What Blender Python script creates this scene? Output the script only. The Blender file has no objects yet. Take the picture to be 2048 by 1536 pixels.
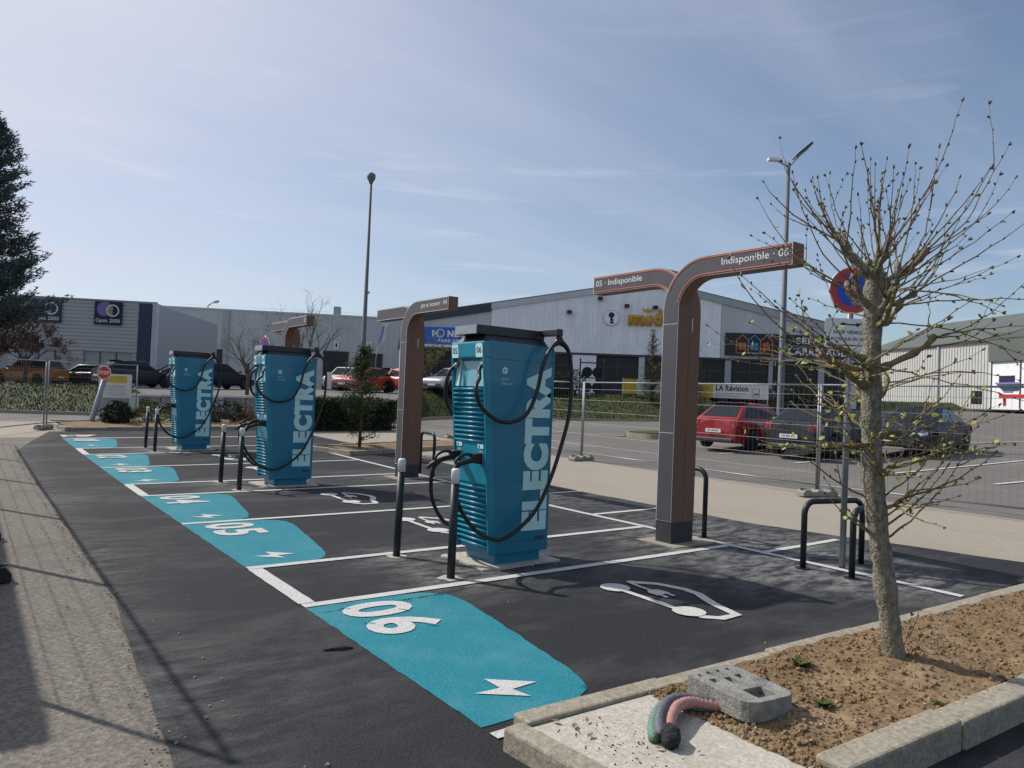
import bpy, bmesh, math, random
from mathutils import Vector, Matrix, noise as mnoise
R = math.radians
random.seed(7)
S = bpy.context.scene
COL = S.collection

# ------------------------------------------------------------------ camera
# solved from the painted bay grid (2.5 m bays): pixels below are of the 2048 x 1536 photograph
F_PX, YAW, PITCH, ROLL = 1456.95, 0.9254, 0.0209, 0.0417
CAM = Vector((-2.1515, -5.3946, 1.6516))
fw = Vector((math.cos(PITCH)*math.cos(YAW), math.cos(PITCH)*math.sin(YAW), math.sin(PITCH)))
_r0 = Vector((math.sin(YAW), -math.cos(YAW), 0)); _u0 = _r0.cross(fw)
rt = math.cos(ROLL)*_r0 + math.sin(ROLL)*_u0
up = -math.sin(ROLL)*_r0 + math.cos(ROLL)*_u0
cd = bpy.data.cameras.new('camera'); cam = bpy.data.objects.new('camera', cd); COL.objects.link(cam)
cam.matrix_world = Matrix(((rt.x, up.x, -fw.x, CAM.x), (rt.y, up.y, -fw.y, CAM.y), (rt.z, up.z, -fw.z, CAM.z), (0, 0, 0, 1)))
cd.sensor_width = 36; cd.lens = F_PX/2048*36; cd.clip_start = .05; cd.clip_end = 3000
S.camera = cam

# ------------------------------------------------------------------ sky and sun
SUN = Vector((-.53, .97, 1.0)).normalized()
el = math.asin(SUN.z); az = math.atan2(SUN.x, SUN.y)
W = bpy.data.worlds.new('World'); S.world = W; W.use_nodes = True
nt = W.node_tree; N = nt.nodes; L = nt.links
bg = N['Background']; bg.inputs['Strength'].default_value = .110
sky = N.new('ShaderNodeTexSky'); sky.sky_type = 'NISHITA'; sky.sun_disc = False
sky.sun_elevation = el; sky.sun_rotation = az; sky.air_density = 1.0; sky.dust_density = .7; sky.ozone_density = 2.5; sky.altitude = 50
tc = N.new('ShaderNodeTexCoord'); sep = N.new('ShaderNodeSeparateXYZ'); L.new(tc.outputs['Generated'], sep.inputs[0])
def wmath(op, a, b=None):
    n = N.new('ShaderNodeMath'); n.operation = op
    for i, v in enumerate((a, b)):
        if v is None: continue
        if isinstance(v, (int, float)): n.inputs[i].default_value = v
        else: L.new(v, n.inputs[i])
    return n.outputs[0]
zz = wmath('ADD', wmath('MAXIMUM', sep.outputs[2], 0.0), .12)
cmb = N.new('ShaderNodeCombineXYZ'); L.new(wmath('DIVIDE', sep.outputs[0], zz), cmb.inputs[0]); L.new(wmath('DIVIDE', sep.outputs[1], zz), cmb.inputs[1])
mp = N.new('ShaderNodeMapping'); mp.inputs['Rotation'].default_value = (0, 0, R(-38)); mp.inputs['Scale'].default_value = (.28, 1.15, 1)
L.new(cmb.outputs[0], mp.inputs[0])
n1 = N.new('ShaderNodeTexNoise'); n1.inputs['Scale'].default_value = 1.3; n1.inputs['Detail'].default_value = 7; n1.inputs['Roughness'].default_value = .58; n1.inputs['Distortion'].default_value = .5
L.new(mp.outputs[0], n1.inputs['Vector'])
n2 = N.new('ShaderNodeTexNoise'); n2.inputs['Scale'].default_value = .35; n2.inputs['Detail'].default_value = 3
L.new(cmb.outputs[0], n2.inputs['Vector'])
cr = N.new('ShaderNodeValToRGB'); cr.color_ramp.elements[0].position = .42; cr.color_ramp.elements[1].position = .80
L.new(wmath('ADD', wmath('MULTIPLY', n1.outputs[0], .65), wmath('MULTIPLY', n2.outputs[0], .38)), cr.inputs[0])
mx = N.new('ShaderNodeMixRGB'); mx.inputs[2].default_value = (6.3, 6.5, 7.5, 1)
vd = N.new('ShaderNodeVectorMath'); vd.operation = 'DOT_PRODUCT'; vd.inputs[1].default_value = SUN; L.new(tc.outputs['Generated'], vd.inputs[0])
mp3 = N.new('ShaderNodeMapping'); mp3.inputs['Scale'].default_value = (1.6, 1.6, 17); L.new(tc.outputs['Generated'], mp3.inputs[0])
n3 = N.new('ShaderNodeTexNoise'); n3.inputs['Scale'].default_value = 2.1; n3.inputs['Detail'].default_value = 6; n3.inputs['Roughness'].default_value = .6; L.new(mp3.outputs[0], n3.inputs['Vector'])
cr3 = N.new('ShaderNodeValToRGB'); cr3.color_ramp.elements[0].position = .57; cr3.color_ramp.elements[1].position = .80; L.new(n3.outputs[0], cr3.inputs[0])   # thin level streaks of cloud
halo = wmath('POWER', wmath('MAXIMUM', wmath('ADD', wmath('MULTIPLY', vd.outputs['Value'], .5), .5), 0.0), 7.0)   # thin cirrus brightens towards the sun
L.new(wmath('MINIMUM', wmath('ADD', wmath('ADD', wmath('MULTIPLY', cr.outputs[0], .40), wmath('MULTIPLY', wmath('MULTIPLY', cr3.outputs[0], .9), wmath('MAXIMUM', wmath('SUBTRACT', 1.0, wmath('MULTIPLY', sep.outputs[2], 2.2)), .12))), wmath('ADD', wmath('MULTIPLY', halo, 1.35), .06)), .92), mx.inputs[0]); L.new(sky.outputs[0], mx.inputs[1]); L.new(mx.outputs[0], bg.inputs['Color'])
sd = bpy.data.lights.new('sun', 'SUN'); sd.energy = 4.2; sd.angle = R(.8); sd.color = (1, .955, .88)
so = bpy.data.objects.new('sun', sd); COL.objects.link(so); so.rotation_euler = SUN.to_track_quat('Z', 'Y').to_euler(); so.location = (0, 0, 30)
S.view_settings.view_transform = 'Standard'; S.view_settings.look = 'None'; S.view_settings.gamma = 1; S.view_settings.exposure = 0.0
S.view_settings.use_curve_mapping = False

# ------------------------------------------------------------------ pixel -> place
fwh = Vector((fw.x, fw.y)).normalized(); rth = Vector((fwh.y, -fwh.x))
def ray(px, py): return rt*((px-1024)/F_PX) - up*((py-768)/F_PX) + fw
def dep(x, y): return (x-CAM.x)*fwh.x + (y-CAM.y)*fwh.y
def lat(x, y): return (x-CAM.x)*rth.x + (y-CAM.y)*rth.y
def sp(v, k=1.2):
    return k*math.log1p(math.exp(v/k)) if v/k < 30 else v
def H(x, y):
    D = dep(x, y)
    return min(.038*sp(x-7.6) * 1.0, 3.0) if .038*sp(x-7.6) > .02*sp(D-12.5) else .02*sp(min(D, 45)-12.5)
def PD(px, py, D):
    d = ray(px, py); k = D/(d.x*fwh.x + d.y*fwh.y); return CAM + d*k
def GH(px, py, dz=0):
    d = ray(px, py); z = dz; P = CAM
    for i in range(40):
        P = CAM + d*((z-CAM.z)/d.z); z = .5*z + .5*(H(P.x, P.y)+dz)
    return P
def SD(s, D, z=0):
    return Vector((CAM.x + fwh.x*D + rth.x*s, CAM.y + fwh.y*D + rth.y*s, z))
def HP(s): return max(1.0, min(3.3, 2.07+.024*s))

# ------------------------------------------------------------------ materials
MATS = {}
def mat(name, col, rough=.6, metal=0, var=.12, scale=6, bump=0, bscale=60, coat=0, emit=0, spec=.5, stretch=None, dark=None):
    if name in MATS: return MATS[name]
    m = bpy.data.materials.new(name); m.use_nodes = True; t = m.node_tree; b = t.nodes['Principled BSDF']
    b.inputs['Roughness'].default_value = rough; b.inputs['Metallic'].default_value = metal
    b.inputs['Coat Weight'].default_value = coat; b.inputs['Specular IOR Level'].default_value = spec
    g = t.nodes.new('ShaderNodeNewGeometry'); vec = g.outputs['Position']
    if stretch:
        mp = t.nodes.new('ShaderNodeMapping'); mp.inputs['Scale'].default_value = stretch; t.links.new(vec, mp.inputs[0]); vec = mp.outputs[0]
    n = t.nodes.new('ShaderNodeTexNoise'); n.inputs['Scale'].default_value = scale; n.inputs['Detail'].default_value = 5; n.inputs['Roughness'].default_value = .65
    t.links.new(vec, n.inputs['Vector'])
    r = t.nodes.new('ShaderNodeValToRGB'); e = r.color_ramp.elements; e[0].position = .3; e[1].position = .7
    lo = dark if dark else tuple(c*(1-var) for c in col); hi = tuple(min(1, c*(1+var)) for c in col)
    e[0].color = (*lo, 1); e[1].color = (*hi, 1)
    t.links.new(n.outputs[0], r.inputs[0]); t.links.new(r.outputs[0], b.inputs['Base Color'])
    rr = t.nodes.new('ShaderNodeMapRange'); rr.inputs[3].default_value = max(0, rough-.08); rr.inputs[4].default_value = min(1, rough+.08)
    t.links.new(n.outputs[0], rr.inputs[0]); t.links.new(rr.outputs[0], b.inputs['Roughness'])
    if bump:
        n2 = t.nodes.new('ShaderNodeTexNoise'); n2.inputs['Scale'].default_value = bscale; n2.inputs['Detail'].default_value = 4
        t.links.new(g.outputs['Position'], n2.inputs['Vector'])
        bp = t.nodes.new('ShaderNodeBump'); bp.inputs['Strength'].default_value = bump; bp.inputs['Distance'].default_value = .02
        t.links.new(n2.outputs[0], bp.inputs['Height']); t.links.new(bp.outputs[0], b.inputs['Normal'])
    if emit:
        b.inputs['Emission Color'].default_value = (*col, 1); b.inputs['Emission Strength'].default_value = emit
    MATS[name] = m; return m
def ground_mat(name, base, grain, dust, dust_amt, rough=.85, gscale=180, dscale=.7, bump=.5, lo=.5, hi=.72, stretch=(1, 1, 1), wear=False):
    """aggregate grain + large dusty stains + fine relief"""
    m = bpy.data.materials.new(name); m.use_nodes = True; t = m.node_tree; b = t.nodes['Principled BSDF']; K = t.links
    g = t.nodes.new('ShaderNodeNewGeometry'); P = g.outputs['Position']
    v = t.nodes.new('ShaderNodeTexVoronoi'); v.inputs['Scale'].default_value = gscale; K.new(P, v.inputs['Vector'])
    f = t.nodes.new('ShaderNodeTexNoise'); f.inputs['Scale'].default_value = gscale*.35; f.inputs['Detail'].default_value = 4; K.new(P, f.inputs['Vector'])
    mp = t.nodes.new('ShaderNodeMapping'); mp.inputs['Scale'].default_value = stretch; K.new(P, mp.inputs[0])
    d = t.nodes.new('ShaderNodeTexNoise'); d.inputs['Scale'].default_value = dscale; d.inputs['Detail'].default_value = 9; d.inputs['Roughness'].default_value = .68; K.new(mp.outputs[0], d.inputs['Vector'])
    m1 = t.nodes.new('ShaderNodeMixRGB'); m1.inputs[1].default_value = (*base, 1); m1.inputs[2].default_value = (*grain, 1)
    r0 = t.nodes.new('ShaderNodeValToRGB'); r0.color_ramp.elements[0].position = .35; r0.color_ramp.elements[1].position = .75; K.new(f.outputs[0], r0.inputs[0]); K.new(r0.outputs[0], m1.inputs[0])
    sh = t.nodes.new('ShaderNodeMixRGB'); sh.blend_type = 'MULTIPLY'; sh.inputs[0].default_value = .35; K.new(m1.outputs[0], sh.inputs[1]); bw = t.nodes.new('ShaderNodeRGBToBW'); K.new(v.outputs['Color'], bw.inputs[0]); K.new(bw.outputs[0], sh.inputs[2])
    r1 = t.nodes.new('ShaderNodeValToRGB'); r1.color_ramp.elements[0].position = lo; r1.color_ramp.elements[1].position = hi; K.new(d.outputs[0], r1.inputs[0])
    mu = t.nodes.new('ShaderNodeMath'); mu.operation = 'MULTIPLY'; mu.inputs[1].default_value = dust_amt; K.new(r1.outputs[0], mu.inputs[0])
    m2 = t.nodes.new('ShaderNodeMixRGB'); m2.inputs[2].default_value = (*dust, 1); K.new(mu.outputs[0], m2.inputs[0]); K.new(sh.outputs[0], m2.inputs[1])
    if wear:   # splashes of pale dust and mortar where the crew worked (stored on the mesh), broken up by fine noise
        at = t.nodes.new('ShaderNodeAttribute'); at.attribute_name = 'dust'
        fn = t.nodes.new('ShaderNodeTexNoise'); fn.inputs['Scale'].default_value = 5; fn.inputs['Detail'].default_value = 10; fn.inputs['Roughness'].default_value = .75; K.new(mp.outputs[0], fn.inputs['Vector'])
        fr = t.nodes.new('ShaderNodeValToRGB'); fr.color_ramp.elements[0].position = .42; fr.color_ramp.elements[1].position = .70; K.new(fn.outputs[0], fr.inputs[0])
        fm_ = t.nodes.new('ShaderNodeMath'); fm_.operation = 'MULTIPLY'; K.new(at.outputs['Fac'], fm_.inputs[0]); K.new(fr.outputs[0], fm_.inputs[1])
        m3 = t.nodes.new('ShaderNodeMixRGB'); m3.inputs[2].default_value = (.30, .295, .285, 1); K.new(fm_.outputs[0], m3.inputs[0]); K.new(m2.outputs[0], m3.inputs[1]); m2 = m3
    b.inputs['Specular IOR Level'].default_value = .22
    K.new(m2.outputs[0], b.inputs['Base Color']); b.inputs['Roughness'].default_value = rough
    bp = t.nodes.new('ShaderNodeBump'); bp.inputs['Strength'].default_value = bump; bp.inputs['Distance'].default_value = .01
    K.new(f.outputs[0], bp.inputs['Height']); K.new(bp.outputs[0], b.inputs['Normal'])
    MATS[name] = m; return m
ground_mat('asphalt_new', (.019, .020, .023), (.046, .046, .050), (.17, .165, .155), .50, rough=.82, lo=.50, hi=.80, dscale=.8, stretch=(.55, 1.3, 1), wear=True)
ground_mat('asphalt_old', (.15, .138, .125), (.25, .232, .21), (.32, .29, .25), .45, dscale=.25)
ground_mat('concrete_apron', (.36, .315, .25), (.46, .41, .335), (.27, .22, .165), .5, dscale=.45, gscale=120, stretch=(1, .5, 1))
ground_mat('gravel', (.165, .145, .12), (.31, .28, .235), (.09, .085, .075), .6, gscale=110, dscale=1.1, bump=.9)
ground_mat('soil', (.185, .120, .062), (.35, .235, .130), (.43, .33, .21), .55, gscale=70, dscale=1.6, bump=1.0)
ground_mat('kerb_concrete', (.33, .29, .22), (.49, .44, .345), (.19, .16, .12), .5, gscale=90, dscale=5, bump=.6)
ground_mat('slab', (.52, .48, .41), (.62, .58, .50), (.36, .31, .24), .4, gscale=70, dscale=2.2, bump=.35)
ground_mat('grass_ground', (.040, .056, .016), (.095, .10, .035), (.16, .135, .07), .5, gscale=30, dscale=.5, bump=1.0)
ground_mat('road_paint', (.60, .59, .56), (.74, .73, .70), (.30, .29, .28), .38, gscale=160, dscale=4, lo=.52, hi=.85)
ground_mat('teal_paint', (.018, .225, .285), (.030, .275, .34), (.12, .29, .33), .6, gscale=160, dscale=1.6, lo=.48, hi=.85, rough=.7)
mat('teal', (.003, .175, .285), .40, var=.05, coat=.25)
mat('teal_bright', (.006, .225, .33), .34, var=.05, coat=.2)
mat('teal_pale', (.20, .48, .52), .4, var=.04)
mat('teal_label', (.56, .82, .80), .45, var=.03)
mat('screen', (.12, .36, .42), .12, var=.05, coat=.6)
mat('cap_black', (.022, .024, .032), .42, var=.1)
mat('rubber', (.012, .013, .016), .48, var=.15)
mat('black_steel', (.010, .015, .019), .48, var=.1)
mat('white_plastic', (.74, .74, .72), .45, var=.04)
mat('galv', (.23, .255, .275), .5, metal=.5, var=.12, scale=14)
mat('galv_dull', (.30, .335, .36), .55, metal=.35, var=.12, scale=14)
mat('corten', (.165, .080, .050), .6, var=.12, scale=5, stretch=(8, 8, .6))
mat('panel_grey', (.078, .074, .084), .42, var=.05)
mat('dark_base', (.03, .034, .04), .6, var=.25)
mat('led_orange', (.75, .17, .10), .5, var=.03)
mat('trim_white', (.72, .70, .68), .5, var=.03)
mat('letter_white', (.78, .78, .78), .5, var=.02)
mat('letter_black', (.02, .02, .024), .5, var=.05)
mat('sign_red', (.52, .035, .035), .4, var=.06)
mat('sign_blue', (.012, .07, .50), .4, var=.06)
mat('sign_white', (.74, .74, .73), .4, var=.04)
mat('concrete_block', (.27, .255, .225), .9, var=.3, scale=9, bump=.4)
mat('rubber_block', (.25, .24, .215), .88, var=.4, scale=9, bump=.5, dark=(.12, .117, .108))
mat('bark', (.25, .225, .17), .92, var=.35, scale=34, bump=1.0, bscale=60, stretch=(1, 1, .6), dark=(.085, .075, .055))
mat('bark_moss', (.22, .175, .075), .9, var=.5, scale=30, bump=.8, bscale=50, dark=(.085, .07, .045))
mat('twig', (.175, .13, .062), .75, var=.3, scale=18)
mat('bud', (.115, .085, .045), .7, var=.35, scale=30)
mat('young_leaf', (.22, .27, .05), .6, var=.3, scale=30)
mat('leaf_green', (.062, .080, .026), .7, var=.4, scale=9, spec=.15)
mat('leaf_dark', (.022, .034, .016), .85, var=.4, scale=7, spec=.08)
mat('leaf_olive', (.15, .145, .045), .8, var=.35, scale=9, spec=.1)
mat('leaf_red', (.14, .062, .046), .8, var=.4, scale=9, spec=.1)
mat('needles', (.11, .145, .14), .85, var=.45, scale=3, spec=.1)
mat('pole_grey', (.12, .135, .15), .6, var=.12, scale=6)
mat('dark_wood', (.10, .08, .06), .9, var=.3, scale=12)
mat('grass_blade', (.055, .068, .020), .95, var=.4, scale=.6, dark=(.024, .036, .011), spec=.05)
mat('clad_grey', (.45, .465, .47), .55, var=.05, scale=1.5)
mat('clad_white', (.84, .85, .87), .55, var=.09, scale=1.6, stretch=(1, 1, .3))
mat('clad_mid', (.52, .54, .57), .55, var=.10, scale=1.2, stretch=(1, 1, .3))
mat('clad_cream', (.52, .515, .49), .55, var=.05, scale=1)
mat('clad_greengrey', (.48, .51, .505), .6, var=.05, scale=.8, stretch=(1, 1, .3))
mat('clad_blue', (.035, .055, .10), .5, var=.1)
mat('side_grey', (.36, .38, .40), .55, var=.05, scale=1)
mat('fascia_dark', (.04, .046, .062), .5, var=.1)
mat('roof_green', (.105, .12, .11), .7, var=.12, scale=.7, stretch=(1, 1, .3))
mat('dark_interior', (.018, .018, .021), .5, var=.3, scale=1)
mat('glass_dark', (.014, .017, .020), .10, var=.2, spec=.22)
mat('black_rubber', (.022, .023, .025), .8, var=.4, scale=10, bump=.3)
mat('sign_navy', (.022, .024, .07), .4, var=.06)
mat('sign_mauve', (.21, .20, .43), .4, var=.05)
mat('sign_tan', (.36, .31, .20), .4, var=.05)
mat('sign_black', (.012, .013, .018), .45, var=.1)
mat('gold', (.58, .31, .025), .45, var=.1)
mat('banner_yellow', (.62, .40, .03), .6, var=.08)
mat('banner_white', (.68, .67, .62), .6, var=.05)
mat('shop_blue', (.012, .14, .52), .4, var=.06)
mat('house_orange', (.62, .13, .035), .45, var=.05)
mat('house_blue', (.05, .30, .62), .45, var=.05)
mat('car_red', (.30, .013, .02), .38, var=.03, coat=.3)
mat('car_grey', (.030, .034, .040), .42, var=.03, spec=.3)
mat('car_navy', (.012, .017, .026), .42, var=.03, spec=.25)
mat('car_black', (.012, .013, .015), .38, var=.03, coat=.3)
mat('car_orange', (.36, .13, .02), .38, var=.03, coat=.3)
mat('car_white', (.62, .63, .64), .38, var=.03, coat=.3)
mat('car_coral', (.42, .06, .035), .38, var=.03, coat=.3)
mat('car_silver', (.32, .34, .36), .38, metal=.4, var=.03, coat=.3)
mat('tail_red', (.45, .02, .02), .25, var=.05, coat=.6)
mat('head_clear', (.55, .57, .58), .15, var=.05, coat=.8)
mat('plate', (.72, .72, .70), .4, var=.03)
mat('tyre', (.018, .018, .019), .8, var=.2)
mat('rim', (.30, .31, .32), .35, metal=.7, var=.1)
mat('hose_red', (.36, .085, .075), .65, var=.35, scale=70, dark=(.42, .34, .31))
mat('hose_green', (.025, .13, .075), .65, var=.35, scale=70, dark=(.20, .24, .22))
mat('hose_black', (.045, .048, .058), .6, var=.4, scale=60, dark=(.16, .16, .17))
mat('cloth_black', (.02, .02, .022), .95, var=.4, scale=40, bump=.8, bscale=40)
mat('dead_leaf', (.20, .12, .055), .85, var=.4, scale=20)
mat('stone', (.33, .28, .22), .9, var=.3, scale=20)
mat('bench_red', (.50, .03, .04), .45, var=.06)

# ------------------------------------------------------------------ mesh helpers
class MB:
    def __init__(s): s.v = []; s.f = []; s.m = []; s.mats = []; s.cur = 0; s.sm = []; s.smooth = False
    def use(s, name, smooth=False):
        if name not in s.mats: s.mats.append(name)
        s.cur = s.mats.index(name); s.smooth = smooth; return s
    def face(s, idx): s.f.append(tuple(idx)); s.m.append(s.cur); s.sm.append(s.smooth)
    def pts(s, P): b = len(s.v); s.v += [tuple(p) for p in P]; return b
    def poly(s, P): b = s.pts(P); s.face(range(b, b+len(P)))
    def hexa(s, B, T):
        b = s.pts(list(B)+list(T))
        for q in ((3, 2, 1, 0), (4, 5, 6, 7), (0, 1, 5, 4), (1, 2, 6, 5), (2, 3, 7, 6), (3, 0, 4, 7)): s.face([b+i for i in q])
    def box(s, x0, x1, y0, y1, z0, z1):
        s.hexa(((x0, y0, z0), (x1, y0, z0), (x1, y1, z0), (x0, y1, z0)), ((x0, y0, z1), (x1, y0, z1), (x1, y1, z1), (x0, y1, z1)))
    def prism(s, P, d):
        """polygon P (list of 3D points, CCW seen from the outward side) swept by -d"""
        n = len(P); d = Vector(d); b = s.pts([Vector(p) for p in P]+[Vector(p)-d for p in P])
        s.face(range(b, b+n)); s.face([b+n+i for i in range(n-1, -1, -1)])
        for i in range(n): j = (i+1) % n; s.face((b+j, b+i, b+n+i, b+n+j))
    def tube(s, path, rad, n=8, caps=True):
        path = [Vector(p) for p in path]; m = len(path)
        rad = rad if isinstance(rad, (list, tuple)) else [rad]*m
        t0 = (path[1]-path[0]).normalized(); a = t0.orthogonal().normalized(); rings = []
        for i in range(m):
            t = (path[min(i+1, m-1)]-path[max(i-1, 0)])
            t = t.normalized() if t.length > 1e-9 else t0
            a = (a - t*a.dot(t)); a = a.normalized() if a.length > 1e-6 else t.orthogonal().normalized(); c = t.cross(a)
            rings.append(s.pts([path[i]+(a*math.cos(2*math.pi*k/n)+c*math.sin(2*math.pi*k/n))*rad[i] for k in range(n)]))
        for i in range(m-1):
            for k in range(n): k2 = (k+1) % n; s.face((rings[i]+k, rings[i]+k2, rings[i+1]+k2, rings[i+1]+k))
        if caps: s.face([rings[0]+k for k in range(n-1, -1, -1)]); s.face([rings[-1]+k for k in range(n)])
    def lathe(s, prof, c=(0, 0, 0), ax='z', n=16):
        c = Vector(c); rings = []
        for r, h in prof:
            P = []
            for k in range(n):
                a = 2*math.pi*k/n; x, y = r*math.cos(a), r*math.sin(a)
                P.append(c + (Vector((x, y, h)) if ax == 'z' else Vector((x, h, -y)) if ax == 'y' else Vector((h, x, y))))
            rings.append(s.pts(P))
        for i in range(len(prof)-1):
            for k in range(n): k2 = (k+1) % n; s.face((rings[i]+k, rings[i]+k2, rings[i+1]+k2, rings[i+1]+k))
        s.face([rings[0]+k for k in range(n-1, -1, -1)]); s.face([rings[-1]+k for k in range(n)])
    def ell(s, c, r, d=None, n=6, m=4):
        """small ellipsoid, long axis along d"""
        c = Vector(c); d = Vector(d).normalized() if d else Vector((0, 0, 1)); a = d.orthogonal().normalized(); e = d.cross(a)
        top = s.pts([c+d*r[1]]); bot = s.pts([c-d*r[1]]); rings = []
        for i in range(1, m):
            ph = math.pi*i/m; rings.append(s.pts([c+d*(r[1]*math.cos(ph))+(a*math.cos(2*math.pi*k/n)+e*math.sin(2*math.pi*k/n))*(r[0]*math.sin(ph)) for k in range(n)]))
        for k in range(n):
            k2 = (k+1) % n; s.face((top, rings[0]+k, rings[0]+k2)); s.face((bot, rings[-1]+k2, rings[-1]+k))
            for i in range(m-2): s.face((rings[i]+k, rings[i+1]+k, rings[i+1]+k2, rings[i]+k2))
    def stroke(s, pts, w, z=0, closed=False):
        """flat ribbon of width w along 2D points, in the xy plane at z"""
        P = [Vector((p[0], p[1])) for p in pts]; n = len(P); Lf = []; Rt = []
        for i in range(n):
            a = P[(i-1) % n] if closed or i else P[0]; c = P[(i+1) % n] if closed or i < n-1 else P[-1]
            t = (c-a).normalized(); nn = Vector((-t.y, t.x)); Lf.append(P[i]+nn*w/2); Rt.append(P[i]-nn*w/2)
        b = s.pts([(p.x, p.y, z) for p in Lf]+[(p.x, p.y, z) for p in Rt])
        for i in range(n if closed else n-1): j = (i+1) % n; s.face((b+n+i, b+n+j, b+j, b+i))
    def disc(s, c, r, z=0, n=24, sy=1):
        s.poly([(c[0]+r*math.cos(2*math.pi*k/n), c[1]+r*sy*math.sin(2*math.pi*k/n), z) for k in range(n)])
    def mesh(s, name):
        me = bpy.data.meshes.new(name); me.from_pydata(s.v, [], s.f)
        for q in s.mats: me.materials.append(MATS[q])
        me.polygons.foreach_set('material_index', s.m); me.polygons.foreach_set('use_smooth', s.sm); me.update(); return me
    def build(s, name, parent=None, bevel=0, seg=2, mw=None):
        return link(name, s.mesh(name), parent, bevel, seg, mw)
def link(name, me, parent=None, bevel=0, seg=2, mw=None):
    o = bpy.data.objects.new(name, me); COL.objects.link(o); o.parent = parent
    if mw is not None: o.matrix_local = mw
    if bevel:
        b = o.modifiers.new('bevel', 'BEVEL'); b.width = bevel; b.segments = seg; b.limit_method = 'ANGLE'; b.angle_limit = R(35); b.harden_normals = False
    return o
def tag(o, label, cat, group=None):
    o['label'] = label; o['category'] = cat
    if group: o['group'] = group
    return o
def thing(name, label, cat, loc=(0, 0, 0), rz=0, group=None):
    o = bpy.data.objects.new(name, None); COL.objects.link(o); o.location = loc; o.rotation_euler = (0, 0, rz); o.empty_display_size = .1
    return tag(o, label, cat, group)
def struct(o): o['kind'] = 'structure'; return o
def stuff(o): o['kind'] = 'stuff'; return o
def frame(o, x, y):
    """matrix whose local x,y run along the given directions"""
    x = Vector(x).normalized(); y = Vector(y).normalized(); z = x.cross(y); o = Vector(o)
    return Matrix(((x.x, y.x, z.x, o.x), (x.y, y.y, z.y, o.y), (x.z, y.z, z.z, o.z), (0, 0, 0, 1)))
_txt = {}
def text_mesh(s, size, m, bold=0, w=1, align='LEFT', ext=0, sub=False):
    key = (s, size, m, bold, w, align, ext)
    if key in _txt: return _txt[key]
    c = bpy.data.curves.new('lettering', 'FONT'); c.body = s; c.size = size; c.offset = bold; c.align_x = align; c.extrude = ext; c.resolution_u = 4; c.space_character = 1.0+bold*2
    o = bpy.data.objects.new('lettering', c); COL.objects.link(o)
    dg = bpy.context.evaluated_depsgraph_get(); me = bpy.data.meshes.new_from_object(o.evaluated_get(dg))
    bpy.data.objects.remove(o); me.materials.clear(); me.materials.append(MATS[m]); me.name = 'lettering'
    for v in me.vertices: v.co.x *= w
    _txt[key] = me; return me
def text_dim(me):
    xs = [v.co.x for v in me.vertices]; ys = [v.co.y for v in me.vertices]; return min(xs), max(xs), min(ys), max(ys)
def lettering(s, box, m, parent, o, x, y, bold=0, name='lettering', ext=0):
    """text stretched to fill box=(width,height), lower left at o, along x and y"""
    me = text_mesh(s, 1, m, bold, 1, 'LEFT', 0).copy(); a, b, c, d = text_dim(me)
    for v in me.vertices: v.co.x = (v.co.x-a)/(b-a)*box[0]; v.co.y = (v.co.y-c)/(d-c)*box[1]
    ob = link(name, me, parent, mw=frame(o, x, y))
    if ext:
        q = ob.modifiers.new('thick', 'SOLIDIFY'); q.thickness = ext; q.offset = 1
    return ob
def drape(o, dz):
    for v in o.data.vertices: v.co.z = H(v.co.x, v.co.y)+dz+v.co.z
    o.data.update()

# ================================================================== the ground
TB = [(-900, 30, 40), (0, 28.5, 38), (255, 29.5, 38.5), (285, 30, 30.6), (770, 31, 31.8), (850, 36, 41), (950, 40, 45), (1300, 40, 45), (1600, 46, 51), (1800, 60, 64), (2048, 66, 69), (3200, 80, 84)]
def bank(a):
    """distance from the camera foot to bank foot and bank top at view angle a"""
    if abs(a) < R(58):
        px = 1024+F_PX*math.tan(a); px = max(-890, min(3190, px))
        for i in range(len(TB)-1):
            if TB[i][0] <= px <= TB[i+1][0]:
                t = (px-TB[i][0])/(TB[i+1][0]-TB[i][0]); c = max(.5, math.cos(a))
                return ((TB[i][1]*(1-t)+TB[i+1][1]*t)/c, (TB[i][2]*(1-t)+TB[i+1][2]*t)/c)
    return 62., 70.
def polar(a, r): return SD(math.sin(a)*r, math.cos(a)*r)
angs = [R(-180+4*i) for i in range(31)] + [R(-56+.4*i) for i in range(281)] + [R(60+4*i) for i in range(30)]
def gz(a, r):
    p = polar(a, r); b0, b1 = bank(a); lo = H(p.x, p.y)
    if r <= b0: return lo
    q = polar(a, b0); lo = H(q.x, q.y); t = min(1, (r-b0)/(b1-b0)); t2 = t*t*(3-2*t)*.5+t*.5
    hi = HP(lat(p.x, p.y)); px = 1024+F_PX*math.tan(a) if abs(a) < R(58) else 9e9
    w = max(0, min(1, (px-262)/20., (850-px)/80.)); hi -= w*max(0, hi-1.2)*max(0, 1-(r-b1)/14.)
    return lo*(1-t2)+hi*t2 if hi > lo else lo
def sheet(name, mname, rows, dz=0, closed=True):
    b = MB().use(mname, True); n = len(angs); idx = []
    for k in range(rows[0]):
        idx.append(b.pts([(lambda p, z: (p.x, p.y, z+dz))(polar(a, rows[1](a, k)), gz(a, rows[1](a, k))) for a in angs]))
    for k in range(rows[0]-1):
        for i in range(n): j = (i+1) % n; b.face((idx[k]+i, idx[k]+j, idx[k+1]+j, idx[k+1]+i))
    return struct(b.build(name))
lowr = lambda a, k: max(.02, bank(a)[0]*(k/46.)**1.35)
ground = sheet('ground', 'asphalt_old', (47, lowr), -.03)
sheet('grass_bank', 'grass_ground', (9, lambda a, k: bank(a)[0]+(bank(a)[1]-bank(a)[0])*k/8.), -.03)
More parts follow.
